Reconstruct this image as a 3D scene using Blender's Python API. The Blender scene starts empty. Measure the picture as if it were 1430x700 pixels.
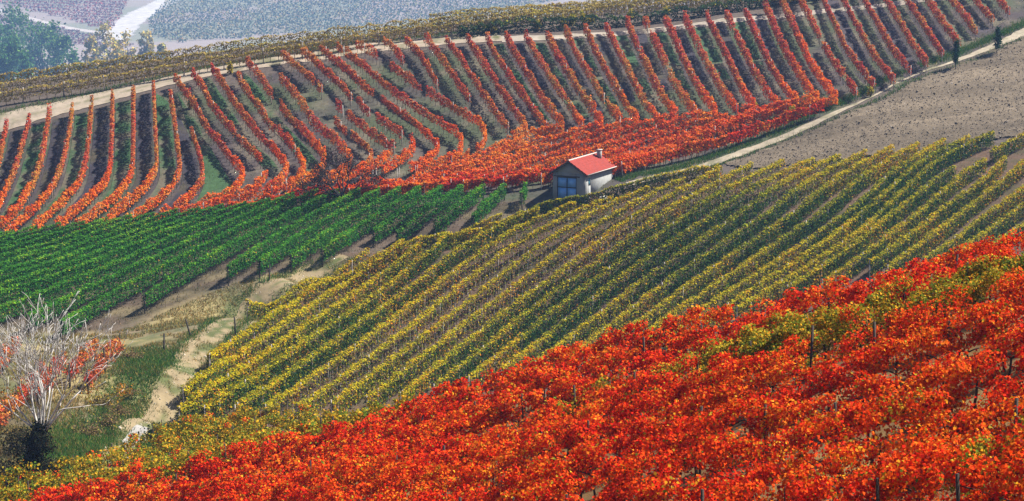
import bpy, math, random
import numpy as np
rng = np.random.default_rng(7); random.seed(7)
scene = bpy.context.scene

# ------------------------------------------------------------------ camera
F = 2780.0; PITCH = math.radians(10)          # focal length in pixels of a 1430 px wide picture
cam = bpy.data.cameras.new('camera'); cam_ob = bpy.data.objects.new('camera', cam)
scene.collection.objects.link(cam_ob); scene.camera = cam_ob
cam.sensor_width = 36; cam.lens = 36 * F / 1430; cam.clip_start = 0.5; cam.clip_end = 9000
cam_ob.rotation_euler = (math.pi / 2 - PITCH, 0, 0)
# ------------------------------------------------------------------ sky, sun, exposure
SUN = np.array([0.60, 0.24, 0.77]); SUN /= np.linalg.norm(SUN)
world = bpy.data.worlds.new('World'); scene.world = world; world.use_nodes = True
wn = world.node_tree.nodes; wl = world.node_tree.links
sky = wn.new('ShaderNodeTexSky'); sky.sky_type = 'NISHITA'; sky.sun_disc = False
sky.sun_elevation = math.asin(SUN[2]); sky.sun_rotation = math.atan2(SUN[0], SUN[1])
wl.new(sky.outputs['Color'], wn['Background'].inputs['Color']); wn['Background'].inputs['Strength'].default_value = 0.05
sun = bpy.data.lights.new('sun', 'SUN'); sun.energy = 5.0; sun.angle = math.radians(1.8); sun.color = (1, 0.93, 0.80)
sun_ob = bpy.data.objects.new('sun', sun); scene.collection.objects.link(sun_ob)
from mathutils import Vector, Matrix
sun_ob.rotation_euler = Vector(-SUN).to_track_quat('-Z', 'Y').to_euler()
vs = scene.view_settings; vs.view_transform = 'Standard'; vs.look = 'None'; vs.exposure = 1.0; vs.gamma = 1.0; vs.use_curve_mapping = False
scene.render.engine = 'CYCLES'
cy = scene.cycles; cy.max_bounces = 6; cy.diffuse_bounces = 3; cy.glossy_bounces = 2; cy.transmission_bounces = 4; cy.volume_bounces = 1
cy.transparent_max_bounces = 8; cy.use_denoising = True; cy.caustics_reflective = False; cy.caustics_refractive = False
HAZE_DENSITY = 0.00022
# ------------------------------------------------------------------ shape of the land (thin-plate surface through surveyed points)
FWD=np.array([0,math.cos(PITCH),-math.sin(PITCH)]); UPV=np.array([0,math.sin(PITCH),math.cos(PITCH)])
def ray(u,v):
    u=np.asarray(u,float); v=np.asarray(v,float)
    d=FWD[None,:]+((u-715)/F)[:,None]*np.array([1.,0,0])+(-(v-350)/F)[:,None]*UPV
    return d/d[:,1:2]          # y=1
def proj(P):
    P=np.asarray(P,float); c=P@FWD; return 715+F*P[:,0]/c, 350-F*(P@UPV)/c
# ---------- control points of the land (u, v, D)
CP="""
1430 700 42|1200 700 47|800 700 60|500 700 78|140 712 100|0 712 110
1430 400 75|1100 468 80|800 540 90|500 622 101|250 684 110|1100 560 61|1430 540 53|800 620 73|500 662 88
1430 470 98|1100 530 104|800 592 114|540 640 122
300 642 126|200 655 126|400 604 137|100 668 124|30 690 116
180 620 143|200 590 149|240 545 160|280 485 176|330 445 190|400 398 200|480 360 209
0 620 132|60 600 140|100 560 152|0 560 152|0 500 170|100 500 172|150 465 190|0 455 190
0 345 231|0 400 207|200 318 233|400 292 235|600 284 232|740 282 231|200 395 207|300 420 198|400 358 213|600 320 222|300 350 219
345 455 195|450 410 203|600 352 212|750 308 218|900 270 222|1000 250 225|1200 228 231|1400 208 237
250 595 157|400 575 167|550 470 188|700 420 196|700 520 179|900 425 192|1000 420 191|900 480 183|1100 320 208|1200 350 201|1400 320 208|1400 370 196|1150 405 192
800 580 163|1100 520 168|1400 450 165|550 620 152|1250 520 140
600 365 219|750 312 225|900 266 231|820 292 228
815 270 232|960 240 240|1100 190 250|1290 100 270|1430 55 284|1200 165 252|1300 130 262|1420 130 262
500 260 240|640 225 250|815 190 256|1000 170 257|1165 158 255|870 240 240|700 255 240|400 245 246|240 250 246|100 290 240
-10 195 262|120 160 267|250 125 272|480 84 279|700 60 285|900 50 290|1100 32 296|1250 18 300|1430 0 303
600 130 268|800 120 270|1000 100 275|1200 90 276|400 160 262|200 200 256
0 162 268|240 114 276|480 66 283|700 40 290|1000 14 302|0 118 288|240 82 293|480 52 297|700 28 305
1250 -25 318|1430 -40 325|1250 -28 345|1000 4 325|1000 2 345
0 125 315|240 90 320|480 62 325|700 36 335
0 165 450|400 125 450|800 85 450|1300 50 450|0 140 395|400 95 395|800 52 395|1200 20 395
0 92 600|300 66 620|700 30 640|1100 10 650|1500 0 660|0 30 730|300 10 750|700 -20 760|1200 -50 780
0 -60 900|700 -80 920|1400 -90 950|0 -150 1150|700 -160 1150|1400 -160 1150
""".replace('\n','|')
pts=[]
for t in CP.split('|'):
    t=t.split()
    if len(t)==3: pts.append([float(q) for q in t])
pts=np.array(pts); pts[pts[:,2]>400,2]*=3.0      # the hillside beyond stands well back
XYZ=ray(pts[:,0],pts[:,1])*pts[:,2:3]
EX=np.array([[0,0,-2.2],[0,22,-10.5],[12,22,-7.5],[-20,20,-17],[35,20,2],[40,70,-6],[60,20,8],[-40,30,-25],[-60,80,-40],[0,-60,10],[60,-60,20],[-60,-60,-12],
 [-45,110,-40],[-60,150,-42],[-70,200,-43],[-85,235,-38],[-100,270,-32],[-110,300,-30],[70,100,-16],[75,150,-28],[80,200,-28],[90,250,-25],[110,300,-20],[120,330,-17],
 [-150,150,-45],[160,150,-15],[-200,300,-32],[220,300,-10],[-760,1800,-195],[870,1800,-180],[-1300,3450,28],[1300,3450,28],[-800,200,-40],[800,200,0],[-1350,2100,-150],[1350,2100,-125]])
CPW=np.vstack([XYZ,EX])
XS=np.concatenate([np.arange(-1320,-480,40),np.arange(-480,-130,10),np.arange(-130,-100,2),np.arange(-100,112,1.25),np.arange(112,140,2),np.arange(140,480,10),np.arange(480,1321,40)])
YS=np.concatenate([np.arange(-100,20,5),np.arange(20,345,1.25),np.arange(345,400,3),np.arange(400,1200,25),np.arange(1200,2500,15),np.arange(2500,3461,40)])
SC=100.
def tps_fit(P):
    A=P[:,:2]/SC; n=len(A); r=np.linalg.norm(A[:,None]-A[None],axis=2); K=np.where(r>0,r*r*np.log(r+1e-12),0)
    K+=np.eye(n)*2e-5
    Q=np.hstack([np.ones((n,1)),A]); M=np.zeros((n+3,n+3)); M[:n,:n]=K; M[:n,n:]=Q; M[n:,:n]=Q.T
    return np.linalg.solve(M,np.concatenate([P[:,2],[0,0,0]]))
W=tps_fit(CPW)
def tps(x,y):
    A=CPW[:,:2]/SC; o=np.zeros(x.shape); xf=x/SC; yf=y/SC
    for i in range(len(A)):
        r2=(xf-A[i,0])**2+(yf-A[i,1])**2; o+=W[i]*0.5*r2*np.log(r2+1e-18)
    return o+W[-3]+W[-2]*xf+W[-1]*yf
GX,GY=np.meshgrid(XS,YS); GZ=tps(GX,GY)
def height(x,y):
    x=np.clip(x,XS[0],XS[-1]-1e-6); y=np.clip(y,YS[0],YS[-1]-1e-6)
    i=np.clip(np.searchsorted(XS,x,side='right')-1,0,len(XS)-2); j=np.clip(np.searchsorted(YS,y,side='right')-1,0,len(YS)-2)
    a=(x-XS[i])/(XS[i+1]-XS[i]); b=(y-YS[j])/(YS[j+1]-YS[j])
    return (GZ[j,i]*(1-a)+GZ[j,i+1]*a)*(1-b)+(GZ[j+1,i]*(1-a)+GZ[j+1,i+1]*a)*b
def cast(u,v,h=0.,d0=30.,d1=3400.):
    """first point where the pixel's line of sight meets the land raised by h, beyond distance d0"""
    R=ray(u,v); u=np.asarray(u,float); n=len(u); res=np.full(n,np.nan)
    D=d0*np.ones(n); prev=None; done=np.zeros(n,bool); pD=D.copy()
    d=d0; steps=[]
    while d<d1:
        steps.append(d); d+=0.4 if d<350 else 6.0
    pg=None
    for d in steps:
        g=R[:,2]*d-height(R[:,0]*d,np.full(n,d))-h
        if pg is not None:
            hit=(~done)&(pg>0)&(g<=0)
            t=pg/(pg-g+1e-12); res[hit]=(pd+t*(d-pd))[hit]; done|=hit
        pg=g; pd=d
    P=R*res[:,None]; P[:,2]=height(P[:,0],P[:,1]); return P
# ------------------------------------------------------------------ courses of the vine rows
def pl(s): return [tuple(float(q) for q in t.split(',')) for t in s.split()]
RED={}
for line in """
1:9,167 4,190 0,215 -20,262
2:41,161 31,197 20,234 7,263 0,277 -20,305
3:69,150 64,183 57,220 47,249 31,277 11,300 -5,312
4:101,144 96,183 87,223 76,251 57,277 31,300 7,323
5:128,137 124,183 119,226 109,251 89,274 63,297 40,320
6:157,128 156,183 154,226 149,246 131,266 103,291 76,314
7:186,121 186,183 185,231 177,251 160,271 137,289 106,311
8:214,111 217,183 219,226 214,240 197,263 171,283 142,309
9:238,127 246,183 251,223 249,240 237,257 211,280 177,303
10:267,176 278,210 283,233 282,247 269,264 254,279 226,293 205,303
11:244,104 257,121 266,134 279,154 289,174 295,180 309,197 320,213 337,231 341,236 334,250 322,262 300,272 251,293
12:269,97 286,120 293,137 309,159 320,170 334,189 349,200 373,226 374,230 370,239 357,253 340,262 320,270 285,285
13:295,90 309,109 326,137 343,160 360,183 380,200 401,226 403,230 398,239 386,253 363,264 334,274
14:333,100 343,120 357,137 374,163 391,180 406,194 423,219 425,226 420,238 405,250 380,262
15:344,81 363,103 380,130 394,146 411,166 431,186 449,206 455,214 450,228 430,245 400,258
16:391,103 409,123 426,149 440,169 449,176 469,191 490,214 486,226 470,240 440,252
17:394,71 406,80 426,97 449,121
18:467,163 483,179 506,193 519,206 518,216 500,233 470,248
19:421,66 437,77 449,89 457,97 477,114 490,131
20:470,141 491,161 497,164 517,181 534,193 550,201
21:546,208 526,224 503,239
22:447,61 469,80 486,93 509,117 529,130 551,147 574,161 594,179 612,194 609,207 597,218 580,226 555,238
23:499,134 516,153
24:526,159 561,184
25:574,191 579,200 566,213 549,224 520,240
26:471,59 489,73 514,93 537,113 560,131 583,147 603,159 626,173 643,184 645,198 637,213 610,222 580,234
27:497,56 511,63 534,79 554,93 574,109 600,126 623,139 646,153 669,167 679,181 674,197 660,208 630,220
28:536,51 549,61 563,80
29:566,50 586,70 600,93 610,113
30:594,49 609,67 623,87 640,113 656,134
31:623,49 637,67 657,99 677,130 697,159 709,173
""".strip().splitlines():
    k,s=line.split(':'); RED[int(k)]=pl(s)
KINK={}
for line in """
32:653,47 669,73 680,91 697,117 717,146 737,171
33:680,44 691,69 717,109 740,140 764,171
34:706,44 720,71 740,103 757,131 777,157 789,174
35:734,43 749,71 771,106 791,134 814,169
36:764,43 780,74 803,111 823,140 843,169
37:789,37 806,71 829,109 849,140 867,163
38:817,34 834,69 854,106 874,140 893,163
39:846,31 863,63 883,103 900,137 920,160
40:876,26 889,57 909,100 926,131 947,157
41:901,24 920,63 937,103 957,134 974,154
42:929,22 946,57 963,94 983,129 1003,153
43:956,19 977,63 997,100 1014,129 1029,147
44:987,17 1006,54 1026,94 1040,126 1056,144
45:1014,13 1034,54 1054,94 1071,123 1087,141
46:1041,9 1060,51 1080,91 1097,117 1116,140
47:1069,3 1086,43 1109,86 1126,114 1144,136
48:1085,-20 1094,0 1117,51 1137,89 1154,114 1170,133
""".strip().splitlines():
    k,s=line.split(':'); KINK[int(k)]=pl(s)
STR={}
for line in """
49:1111,-20 1120,0 1143,43 1166,83 1196,124
50:1144,-20 1154,3 1176,51 1196,83 1221,114
51:1171,-20 1181,0 1204,43 1224,77 1249,107
52:1199,-20 1210,0 1233,40 1250,69 1271,94
53:1230,-20 1241,0 1264,37 1279,63 1294,83
54:1258,-20 1270,0 1293,34 1316,69
55:1286,-20 1299,0 1319,29 1340,56
56:1318,-20 1333,0 1350,20 1363,39
57:1350,-20 1367,0 1387,23
58:1385,-20 1399,0 1409,11
""".strip().splitlines():
    k,s=line.split(':'); STR[int(k)]=pl(s)
# lower band: rows turn left at the kink and cross a flatter shelf
BOT=pl("200,312 300,292 420,272 500,264 600,257 700,250 770,243 850,232 900,222 950,210 1000,198 1050,182 1100,163 1160,142 1175,137")
import numpy as np
BU=np.array([p[0] for p in BOT]); BV=np.array([p[1] for p in BOT])
UPPER=sorted([v[-1] for v in KINK.values()]+[(600,222),(550,243),(640,212),(679,200),(420,268)])
UU=np.array([p[0] for p in UPPER]); UVv=np.array([p[1] for p in UPPER])
def tail(u0,span=330.):
    out=[]
    for i in range(1,13):
        u=u0-span*i/12; f=1-i/12
        vb=np.interp(u,BU,BV); vu=min(np.interp(u,UU,UVv),vb-2)
        out.append((u,vb+(vu-vb)*f))
    return out
GREEN=[]
gA=pl("183,303 120,324 57,344 0,361 -30,370"); gB=pl("343,284 300,299 263,314 237,322 171,349 114,374 66,390 0,411 -30,420")
gC=pl("443,267 403,284 343,313 280,346 211,382 150,414 106,440"); gD=pl("501,266 460,289 420,310 380,333 338,362")
gE=pl("586,263 546,290 497,319 470,337"); gF=pl("734,258 731,266 729,274")
def resamp(p,n=13):
    p=np.array(p,float); s=np.concatenate([[0],np.cumsum(np.hypot(*np.diff(p,axis=0).T))]); t=np.linspace(0,s[-1],n)
    return np.stack([np.interp(t,s,p[:,0]),np.interp(t,s,p[:,1])],1)
for a,b,n in ((gA,gB,5),(gB,gC,3),(gC,gD,2),(gD,gE,3),(gE,gF,5)):
    a=resamp(a); b=resamp(b)
    for i in range(n): GREEN.append((a+(b-a)*i/n).tolist())
GREEN=[g+[(g[-1][0]+(g[-1][0]-g[-2][0])*24/np.hypot(g[-1][0]-g[-2][0],g[-1][1]-g[-2][1]),g[-1][1]+(g[-1][1]-g[-2][1])*24/np.hypot(g[-1][0]-g[-2][0],g[-1][1]-g[-2][1]))] for g in GREEN]
GREEN.append(gF)
for s in ("150,307 90,325 30,343 -20,357","117,311 57,329 0,345 -20,351","84,315 40,328 0,339 -20,345","51,319 0,333 -20,338","18,323 -10,331 -25,335"): GREEN.append(pl(s))
YG={0:"700,299 640,325 600,348 563,380 537,400 497,429 440,466 394,497 350,527 310,552 285,568",
3:"855,274 800,295 760,316 720,340 686,362 640,400 600,431 569,458 534,483 490,515 440,550 415,566",
6:"1006,233 960,258 929,274 886,299 854,321 820,349 780,379 734,412 700,437 660,470 620,502 560,550",
10:"1136,220 1069,251 1034,270 1000,295 980,309 949,328 917,350 883,373 843,403 814,425 780,455 700,515",
15:"1319,194 1270,222 1236,246 1200,283 1166,307 1137,328 1097,354 1057,380 1020,405 980,432 930,470",
17:"1387,184 1333,208 1300,228 1270,256 1236,290 1200,322 1160,350 1120,375 1070,405 1030,430",
18:"1333,232 1310,247 1273,276 1241,301 1207,327 1179,350 1140,376 1100,400",
19:"1376,222 1350,236 1321,261 1279,299 1250,319 1227,339 1190,365 1150,392",
20:"1404,218 1373,250 1336,276 1304,299 1279,321 1250,341 1215,365",
21:"1460,205 1430,226 1396,253 1356,284 1333,304 1301,327 1270,350 1240,372",
22:"1460,238 1430,258 1407,278 1364,307 1333,333 1321,341 1290,362",
23:"1460,264 1430,284 1401,304 1379,321 1340,350",
24:"1460,290 1430,312 1400,330 1375,350"}
YG={k:resamp(pl(v),16) for k,v in YG.items()}
YEL={}
ks=sorted(YG)
for a,b in zip(ks,ks[1:]):
    for i in range(a,b): YEL[i]=(YG[a]+(YG[b]-YG[a])*(i-a)/(b-a)).tolist()
YEL[24]=YG[24].tolist(); YEL[25]=pl("1385,210 1427,187 1460,172")
R0=pl("345,440 400,405 440,376 483,354 540,336 583,323 640,306 700,290 757,276 814,262 860,254 920,245 963,238 1003,233")
ru=np.array([p[0] for p in R0]); rv=np.array([p[1] for p in R0])
LB=pl("246,563 257,534 293,494 345,442"); lu=np.array([p[1] for p in LB])[::-1]; lx=np.array([p[0] for p in LB])[::-1]
g0=np.array(pl(YG and "760,270 700,299 640,325 600,348 563,380 537,400 497,429 440,466 394,497 350,527 310,552 285,568 240,600"))
for k in range(1,6):
    q=[]
    for u in np.arange(250,700,6.):
        v=np.interp(u,g0[::-1,0],g0[::-1,1])-22.5*k
        if v<np.interp(u,ru,rv)+4 and u>345: continue
        if u<np.interp(v,lu,lx): continue
        q.append((u,v))
    if len(q)>3: YEL[-k]=[q[i] for i in range(len(q)-1,-1,-4)]+[q[0]]
YEL[-6]=R0[::-1]
# ------------------------------------------------------------------ helpers
COL = scene.collection
def tag(o, label, cat, group=None, kind=None):
    if label: o['label'] = label
    if cat: o['category'] = cat
    if group: o['group'] = group
    if kind: o['kind'] = kind
    return o
def link(name, me, mat=None, parent=None, loc=None, kind=None):
    o = bpy.data.objects.new(name, me); COL.objects.link(o)
    if mat is not None and len(me.materials) == 0: me.materials.append(mat)
    if parent is not None: o.parent = parent
    if loc is not None: o.location = [float(q) for q in loc]
    if kind: o['kind'] = kind
    return o
def empty(name, loc, label, cat, group=None):
    o = bpy.data.objects.new(name, None); COL.objects.link(o); o.location = [float(q) for q in loc]; o.empty_display_size = 0.3
    return tag(o, label, cat, group)
def mesh(name, V, Fc, col=None, smooth=False):
    """V (n,3); Fc (m,k) equal-sided faces or a list of such arrays; col per vertex"""
    V = np.asarray(V, np.float32); Fs = Fc if isinstance(Fc, list) else [Fc]
    Fs = [np.asarray(f, np.int32) for f in Fs if len(f)]
    me = bpy.data.meshes.new(name)
    me.vertices.add(len(V)); me.vertices.foreach_set('co', V.ravel())
    loops = np.concatenate([f.ravel() for f in Fs]); tot = np.concatenate([np.full(len(f), f.shape[1], np.int32) for f in Fs])
    st = np.concatenate([[0], np.cumsum(tot)[:-1]]).astype(np.int32)
    me.loops.add(len(loops)); me.loops.foreach_set('vertex_index', loops.astype(np.int32))
    me.polygons.add(len(tot)); me.polygons.foreach_set('loop_start', st)
    if smooth: me.polygons.foreach_set('use_smooth', np.ones(len(tot), bool))
    me.update(calc_edges=True)
    if col is not None:
        c = np.ones((len(V), 4), np.float32); c[:, :3] = col
        a = me.color_attributes.new('tint', 'FLOAT_COLOR', 'POINT'); a.data.foreach_set('color', c.ravel())
    return me
class MB:
    """collects boxes, tubes and prisms into one mesh"""
    def __init__(s): s.v = []; s.q = []; s.t = []; s.n = 0
    def add(s, V, quads=(), tris=()):
        V = np.asarray(V, float); s.v.append(V)
        if len(quads): s.q.append(np.asarray(quads, int) + s.n)
        if len(tris): s.t.append(np.asarray(tris, int) + s.n)
        s.n += len(V)
    def box(s, c, d, R=None):
        c = np.asarray(c, float); h = np.asarray(d, float) / 2
        V = np.array([[x, y, z] for x in (-1, 1) for y in (-1, 1) for z in (-1, 1)], float) * h
        if R is not None: V = V @ np.asarray(R).T
        s.add(V + c, [[0, 1, 3, 2], [4, 6, 7, 5], [0, 4, 5, 1], [2, 3, 7, 6], [0, 2, 6, 4], [1, 5, 7, 3]])
    def hexa(s, V): s.add(V, [[0, 1, 2, 3], [7, 6, 5, 4], [0, 4, 5, 1], [1, 5, 6, 2], [2, 6, 7, 3], [3, 7, 4, 0]])
    def tube(s, P, r, k=5):
        P = np.asarray(P, float); n = len(P); r = np.broadcast_to(np.asarray(r, float), (n,))
        T = np.gradient(P, axis=0); T /= np.linalg.norm(T, axis=1)[:, None] + 1e-9
        ref = np.where(np.abs(T[:, 2:3]) < 0.9, np.array([[0, 0, 1.]]), np.array([[1., 0, 0]]))
        A = np.cross(T, ref); A /= np.linalg.norm(A, axis=1)[:, None] + 1e-9; B = np.cross(T, A)
        an = np.arange(k) * 2 * math.pi / k
        V = (P[:, None] + r[:, None, None] * (np.cos(an)[None, :, None] * A[:, None] + np.sin(an)[None, :, None] * B[:, None])).reshape(-1, 3)
        i = np.arange(n - 1)[:, None] * k; j = np.arange(k)[None]; j2 = (j + 1) % k
        Q = np.stack([i + j, i + j2, i + k + j2, i + k + j], -1).reshape(-1, 4)
        T3 = [[0, q + 1, q] for q in range(1, k - 1)] + [[(n - 1) * k, (n - 1) * k + q, (n - 1) * k + q + 1] for q in range(1, k - 1)]
        s.add(V, Q, T3)
    def mesh(s, name, smooth=False):
        fs = []
        if s.q: fs.append(np.concatenate(s.q))
        if s.t: fs.append(np.concatenate(s.t))
        return mesh(name, np.concatenate(s.v), fs, smooth=smooth)
_perm = np.random.default_rng(3).random((256, 256))
def noise(x, y, sc=1., seed=0):
    x = np.asarray(x, float) / sc + seed * 17.3; y = np.asarray(y, float) / sc + seed * 5.7
    i = np.floor(x).astype(int); j = np.floor(y).astype(int); a = x - i; b = y - j
    a = a * a * (3 - 2 * a); b = b * b * (3 - 2 * b); g = lambda p, q: _perm[p & 255, q & 255]
    return (g(i, j) * (1 - a) + g(i + 1, j) * a) * (1 - b) + (g(i, j + 1) * (1 - a) + g(i + 1, j + 1) * a) * b
def fbm(x, y, sc, seed=0): return 0.55 * noise(x, y, sc, seed) + 0.3 * noise(x, y, sc / 2.1, seed + 1) + 0.15 * noise(x, y, sc / 4.3, seed + 2)
def inside(poly, x, y):
    poly = np.asarray(poly, float); r = np.zeros(np.shape(x), bool); j = len(poly) - 1
    for i in range(len(poly)):
        xi, yi = poly[i, 0], poly[i, 1]; xj, yj = poly[j, 0], poly[j, 1]
        c = ((yi > y) != (yj > y)) & (x < (xj - xi) * (y - yi) / (yj - yi + 1e-12) + xi); r ^= c; j = i
    return r
def dist_line(P, x, y):
    P = np.asarray(P, float)[:, :2]; best = np.full(np.shape(x), 1e9)
    for a, b in zip(P[:-1], P[1:]):
        d = b - a; t = np.clip(((x - a[0]) * d[0] + (y - a[1]) * d[1]) / (d @ d + 1e-9), 0, 1)
        best = np.minimum(best, np.hypot(x - a[0] - t * d[0], y - a[1] - t * d[1]))
    return best
def sstep(a, b, x): t = np.clip((x - a) / (b - a), 0, 1); return t * t * (3 - 2 * t)
# ------------------------------------------------------------------ materials
MATS = {}
def new_mat(name):
    m = bpy.data.materials.new(name); m.use_nodes = True; MATS[name] = m
    return m, m.node_tree.nodes, m.node_tree.links, m.node_tree.nodes['Principled BSDF']
def plain(name, col, rough=0.8, var=0.25, scale=6., bump=0.0, metal=0.0):
    m, n, l, b = new_mat(name); b.inputs['Roughness'].default_value = rough; b.inputs['Metallic'].default_value = metal
    tc = n.new('ShaderNodeTexCoord'); no = n.new('ShaderNodeTexNoise'); no.inputs['Scale'].default_value = scale; no.inputs['Detail'].default_value = 5
    l.new(tc.outputs['Object'], no.inputs['Vector'])
    mx = n.new('ShaderNodeMix'); mx.data_type = 'RGBA'
    mx.inputs[6].default_value = (*[c * (1 - var) for c in col], 1); mx.inputs[7].default_value = (*[min(1, c * (1 + var)) for c in col], 1)
    l.new(no.outputs['Fac'], mx.inputs[0]); l.new(mx.outputs[2], b.inputs['Base Color'])
    if bump:
        bp = n.new('ShaderNodeBump'); bp.inputs['Strength'].default_value = 1; bp.inputs['Distance'].default_value = bump
        l.new(no.outputs['Fac'], bp.inputs['Height']); l.new(bp.outputs['Normal'], b.inputs['Normal'])
    return m
def leafy(name, trans=0.35, rough=0.8):
    """leaf colour from the mesh's own tint, light shining through the blade"""
    m, n, l, b = new_mat(name); at = n.new('ShaderNodeAttribute'); at.attribute_name = 'tint'
    b.inputs['Roughness'].default_value = rough; b.inputs['Specular IOR Level'].default_value = 0.04
    tr = n.new('ShaderNodeBsdfTranslucent'); ms = n.new('ShaderNodeMixShader'); ms.inputs[0].default_value = trans
    l.new(at.outputs['Color'], b.inputs['Base Color']); l.new(at.outputs['Color'], tr.inputs['Color'])
    l.new(b.outputs[0], ms.inputs[1]); l.new(tr.outputs[0], ms.inputs[2]); l.new(ms.outputs[0], n['Material Output'].inputs['Surface'])
    return m
def earth(name, bump=0.06, scale=1.5, lo=0.7, hi=1.3):
    """bare ground: tint of the mesh broken up by two sizes of noise"""
    m, n, l, b = new_mat(name); at = n.new('ShaderNodeAttribute'); at.attribute_name = 'tint'; b.inputs['Roughness'].default_value = 0.95
    b.inputs['Specular IOR Level'].default_value = 0.1
    tc = n.new('ShaderNodeTexCoord'); no = n.new('ShaderNodeTexNoise'); no.inputs['Scale'].default_value = scale; no.inputs['Detail'].default_value = 8; no.inputs['Roughness'].default_value = 0.7
    l.new(tc.outputs['Object'], no.inputs['Vector'])
    mr = n.new('ShaderNodeMapRange'); mr.inputs['From Min'].default_value = 0.3; mr.inputs['From Max'].default_value = 0.7; mr.inputs['To Min'].default_value = lo; mr.inputs['To Max'].default_value = hi
    l.new(no.outputs['Fac'], mr.inputs['Value'])
    vm = n.new('ShaderNodeVectorMath'); vm.operation = 'SCALE'; l.new(at.outputs['Color'], vm.inputs[0]); l.new(mr.outputs[0], vm.inputs['Scale'])
    l.new(vm.outputs[0], b.inputs['Base Color'])
    bp = n.new('ShaderNodeBump'); bp.inputs['Strength'].default_value = 1; bp.inputs['Distance'].default_value = bump
    l.new(no.outputs['Fac'], bp.inputs['Height']); l.new(bp.outputs['Normal'], b.inputs['Normal'])
    return m
LEAF = leafy('vine_leaf', 0.25); TREELEAF = leafy('tree_leaf', 0.25); GRASS = leafy('grass_blade', 0.3)
EARTH = earth('earth'); TILLED = earth('tilled_earth', 0.07, 1.6, 0.72, 1.25); TRACK = earth('track_dirt', 0.04, 1.1, 0.75, 1.2)
BARK = plain('vine_bark', (0.045, 0.035, 0.03), 0.95, 0.4, 20, 0.01); STAKE = plain('pale_stake', (0.42, 0.38, 0.36), 0.9, 0.3, 8)
CONC = plain('concrete_post', (0.5, 0.5, 0.5), 0.85, 0.15, 9); DARKPOST = plain('tarred_post', (0.03, 0.027, 0.025), 0.9, 0.3, 9)
# ------------------------------------------------------------------ leaves
def leaf_mesh(name, P, size, col, upbias=0.5, out=None, asp=0.85, fold=0.18, tri=False):
    n = len(P); nr = rng.normal(size=(n, 3)) * (1 if out is None else 0.55); nr[:, 2] += upbias
    if out is not None: nr += out
    nr /= np.linalg.norm(nr, axis=1)[:, None]
    t = np.cross(nr, rng.normal(size=(n, 3))); t /= np.linalg.norm(t, axis=1)[:, None] + 1e-9; b = np.cross(nr, t)
    s = np.asarray(size)[:, None] * 0.5
    if tri:
        V = np.stack([P - t * s, P + t * s * .7 + b * s * asp, P + t * s * .7 - b * s * asp], 1)
        return mesh(name, V.reshape(-1, 3), np.arange(3 * n).reshape(n, 3), np.repeat(col, 3, axis=0))
    V = np.empty((n, 4, 3)); V[:, 0] = P - t * s; V[:, 2] = P + t * s
    V[:, 1] = P + b * s * asp + nr * s * fold * 2 - t * s * 0.15; V[:, 3] = P - b * s * asp + nr * s * fold * 2 - t * s * 0.15
    return mesh(name, V.reshape(-1, 3), np.arange(4 * n).reshape(n, 4), np.repeat(col, 4, axis=0))
def mixcol(pal, w):
    """pal (k,3); w (n,k) weights -> one palette entry drawn for each leaf"""
    w = np.maximum(w, 0); c = np.cumsum(w, axis=1); c /= c[:, -1:] + 1e-12
    return np.asarray(pal)[np.minimum((rng.random((len(w), 1)) > c).sum(1), len(pal) - 1)]
def jitter(c, v=0.25, h=0.12):
    n = len(c); return np.clip(c * rng.uniform(1 - v, 1 + v, (n, 1)) * rng.uniform(1 - h, 1 + h, (n, 3)), 0.002, 0.9)
# ------------------------------------------------------------------ vine rows
def smooth_path(P, step=0.3, sm=1.6):
    P = np.asarray(P, float)[:, :2]; s = np.concatenate([[0], np.cumsum(np.hypot(*np.diff(P, axis=0).T))]); n = max(4, int(s[-1] / step) + 1)
    t = np.linspace(0, s[-1], n); x = np.interp(t, s, P[:, 0]); y = np.interp(t, s, P[:, 1])
    k = max(1, int(sm / step))
    if n > 2 * k + 2:
        ker = np.ones(2 * k + 1) / (2 * k + 1)
        xp = np.concatenate([2 * x[0] - x[k:0:-1], x, 2 * x[-1] - x[-2:-k - 2:-1]]); yp = np.concatenate([2 * y[0] - y[k:0:-1], y, 2 * y[-1] - y[-2:-k - 2:-1]])
        x = np.convolve(xp, ker, 'valid'); y = np.convolve(yp, ker, 'valid')
    return x, y, np.concatenate([[0], np.cumsum(np.hypot(np.diff(x), np.diff(y)))])
def along(x, y, s, q): return np.interp(q, s, x), np.interp(q, s, y)
def trunk_var(k):
    m = MB(); r = random.Random(k); z = 0; P = []; ox = oy = 0
    for i in range(5):
        P.append((ox, oy, i * 0.27 - 0.1)); ox += r.uniform(-.05, .05); oy += r.uniform(-.05, .05)
    m.tube(P, [0.055, 0.045, 0.04, 0.036, 0.03], 5)
    for sg in (-1, 1): m.tube([P[-1], (P[-1][0] + sg * .25, P[-1][1], P[-1][2] + .12), (P[-1][0] + sg * .6, P[-1][1] + r.uniform(-.1, .1), P[-1][2] + .2)], [.028, .02, .012], 4)
    me = m.mesh('trunk'); me.materials.append(BARK); return me
TRUNKS = [trunk_var(k) for k in range(6)]
def post_mesh(name, h, w, mat):
    m = MB(); m.box((0, 0, h / 2 - 0.3), (w, w, h + 0.6)); me = m.mesh(name); me.materials.append(mat); return me
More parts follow.
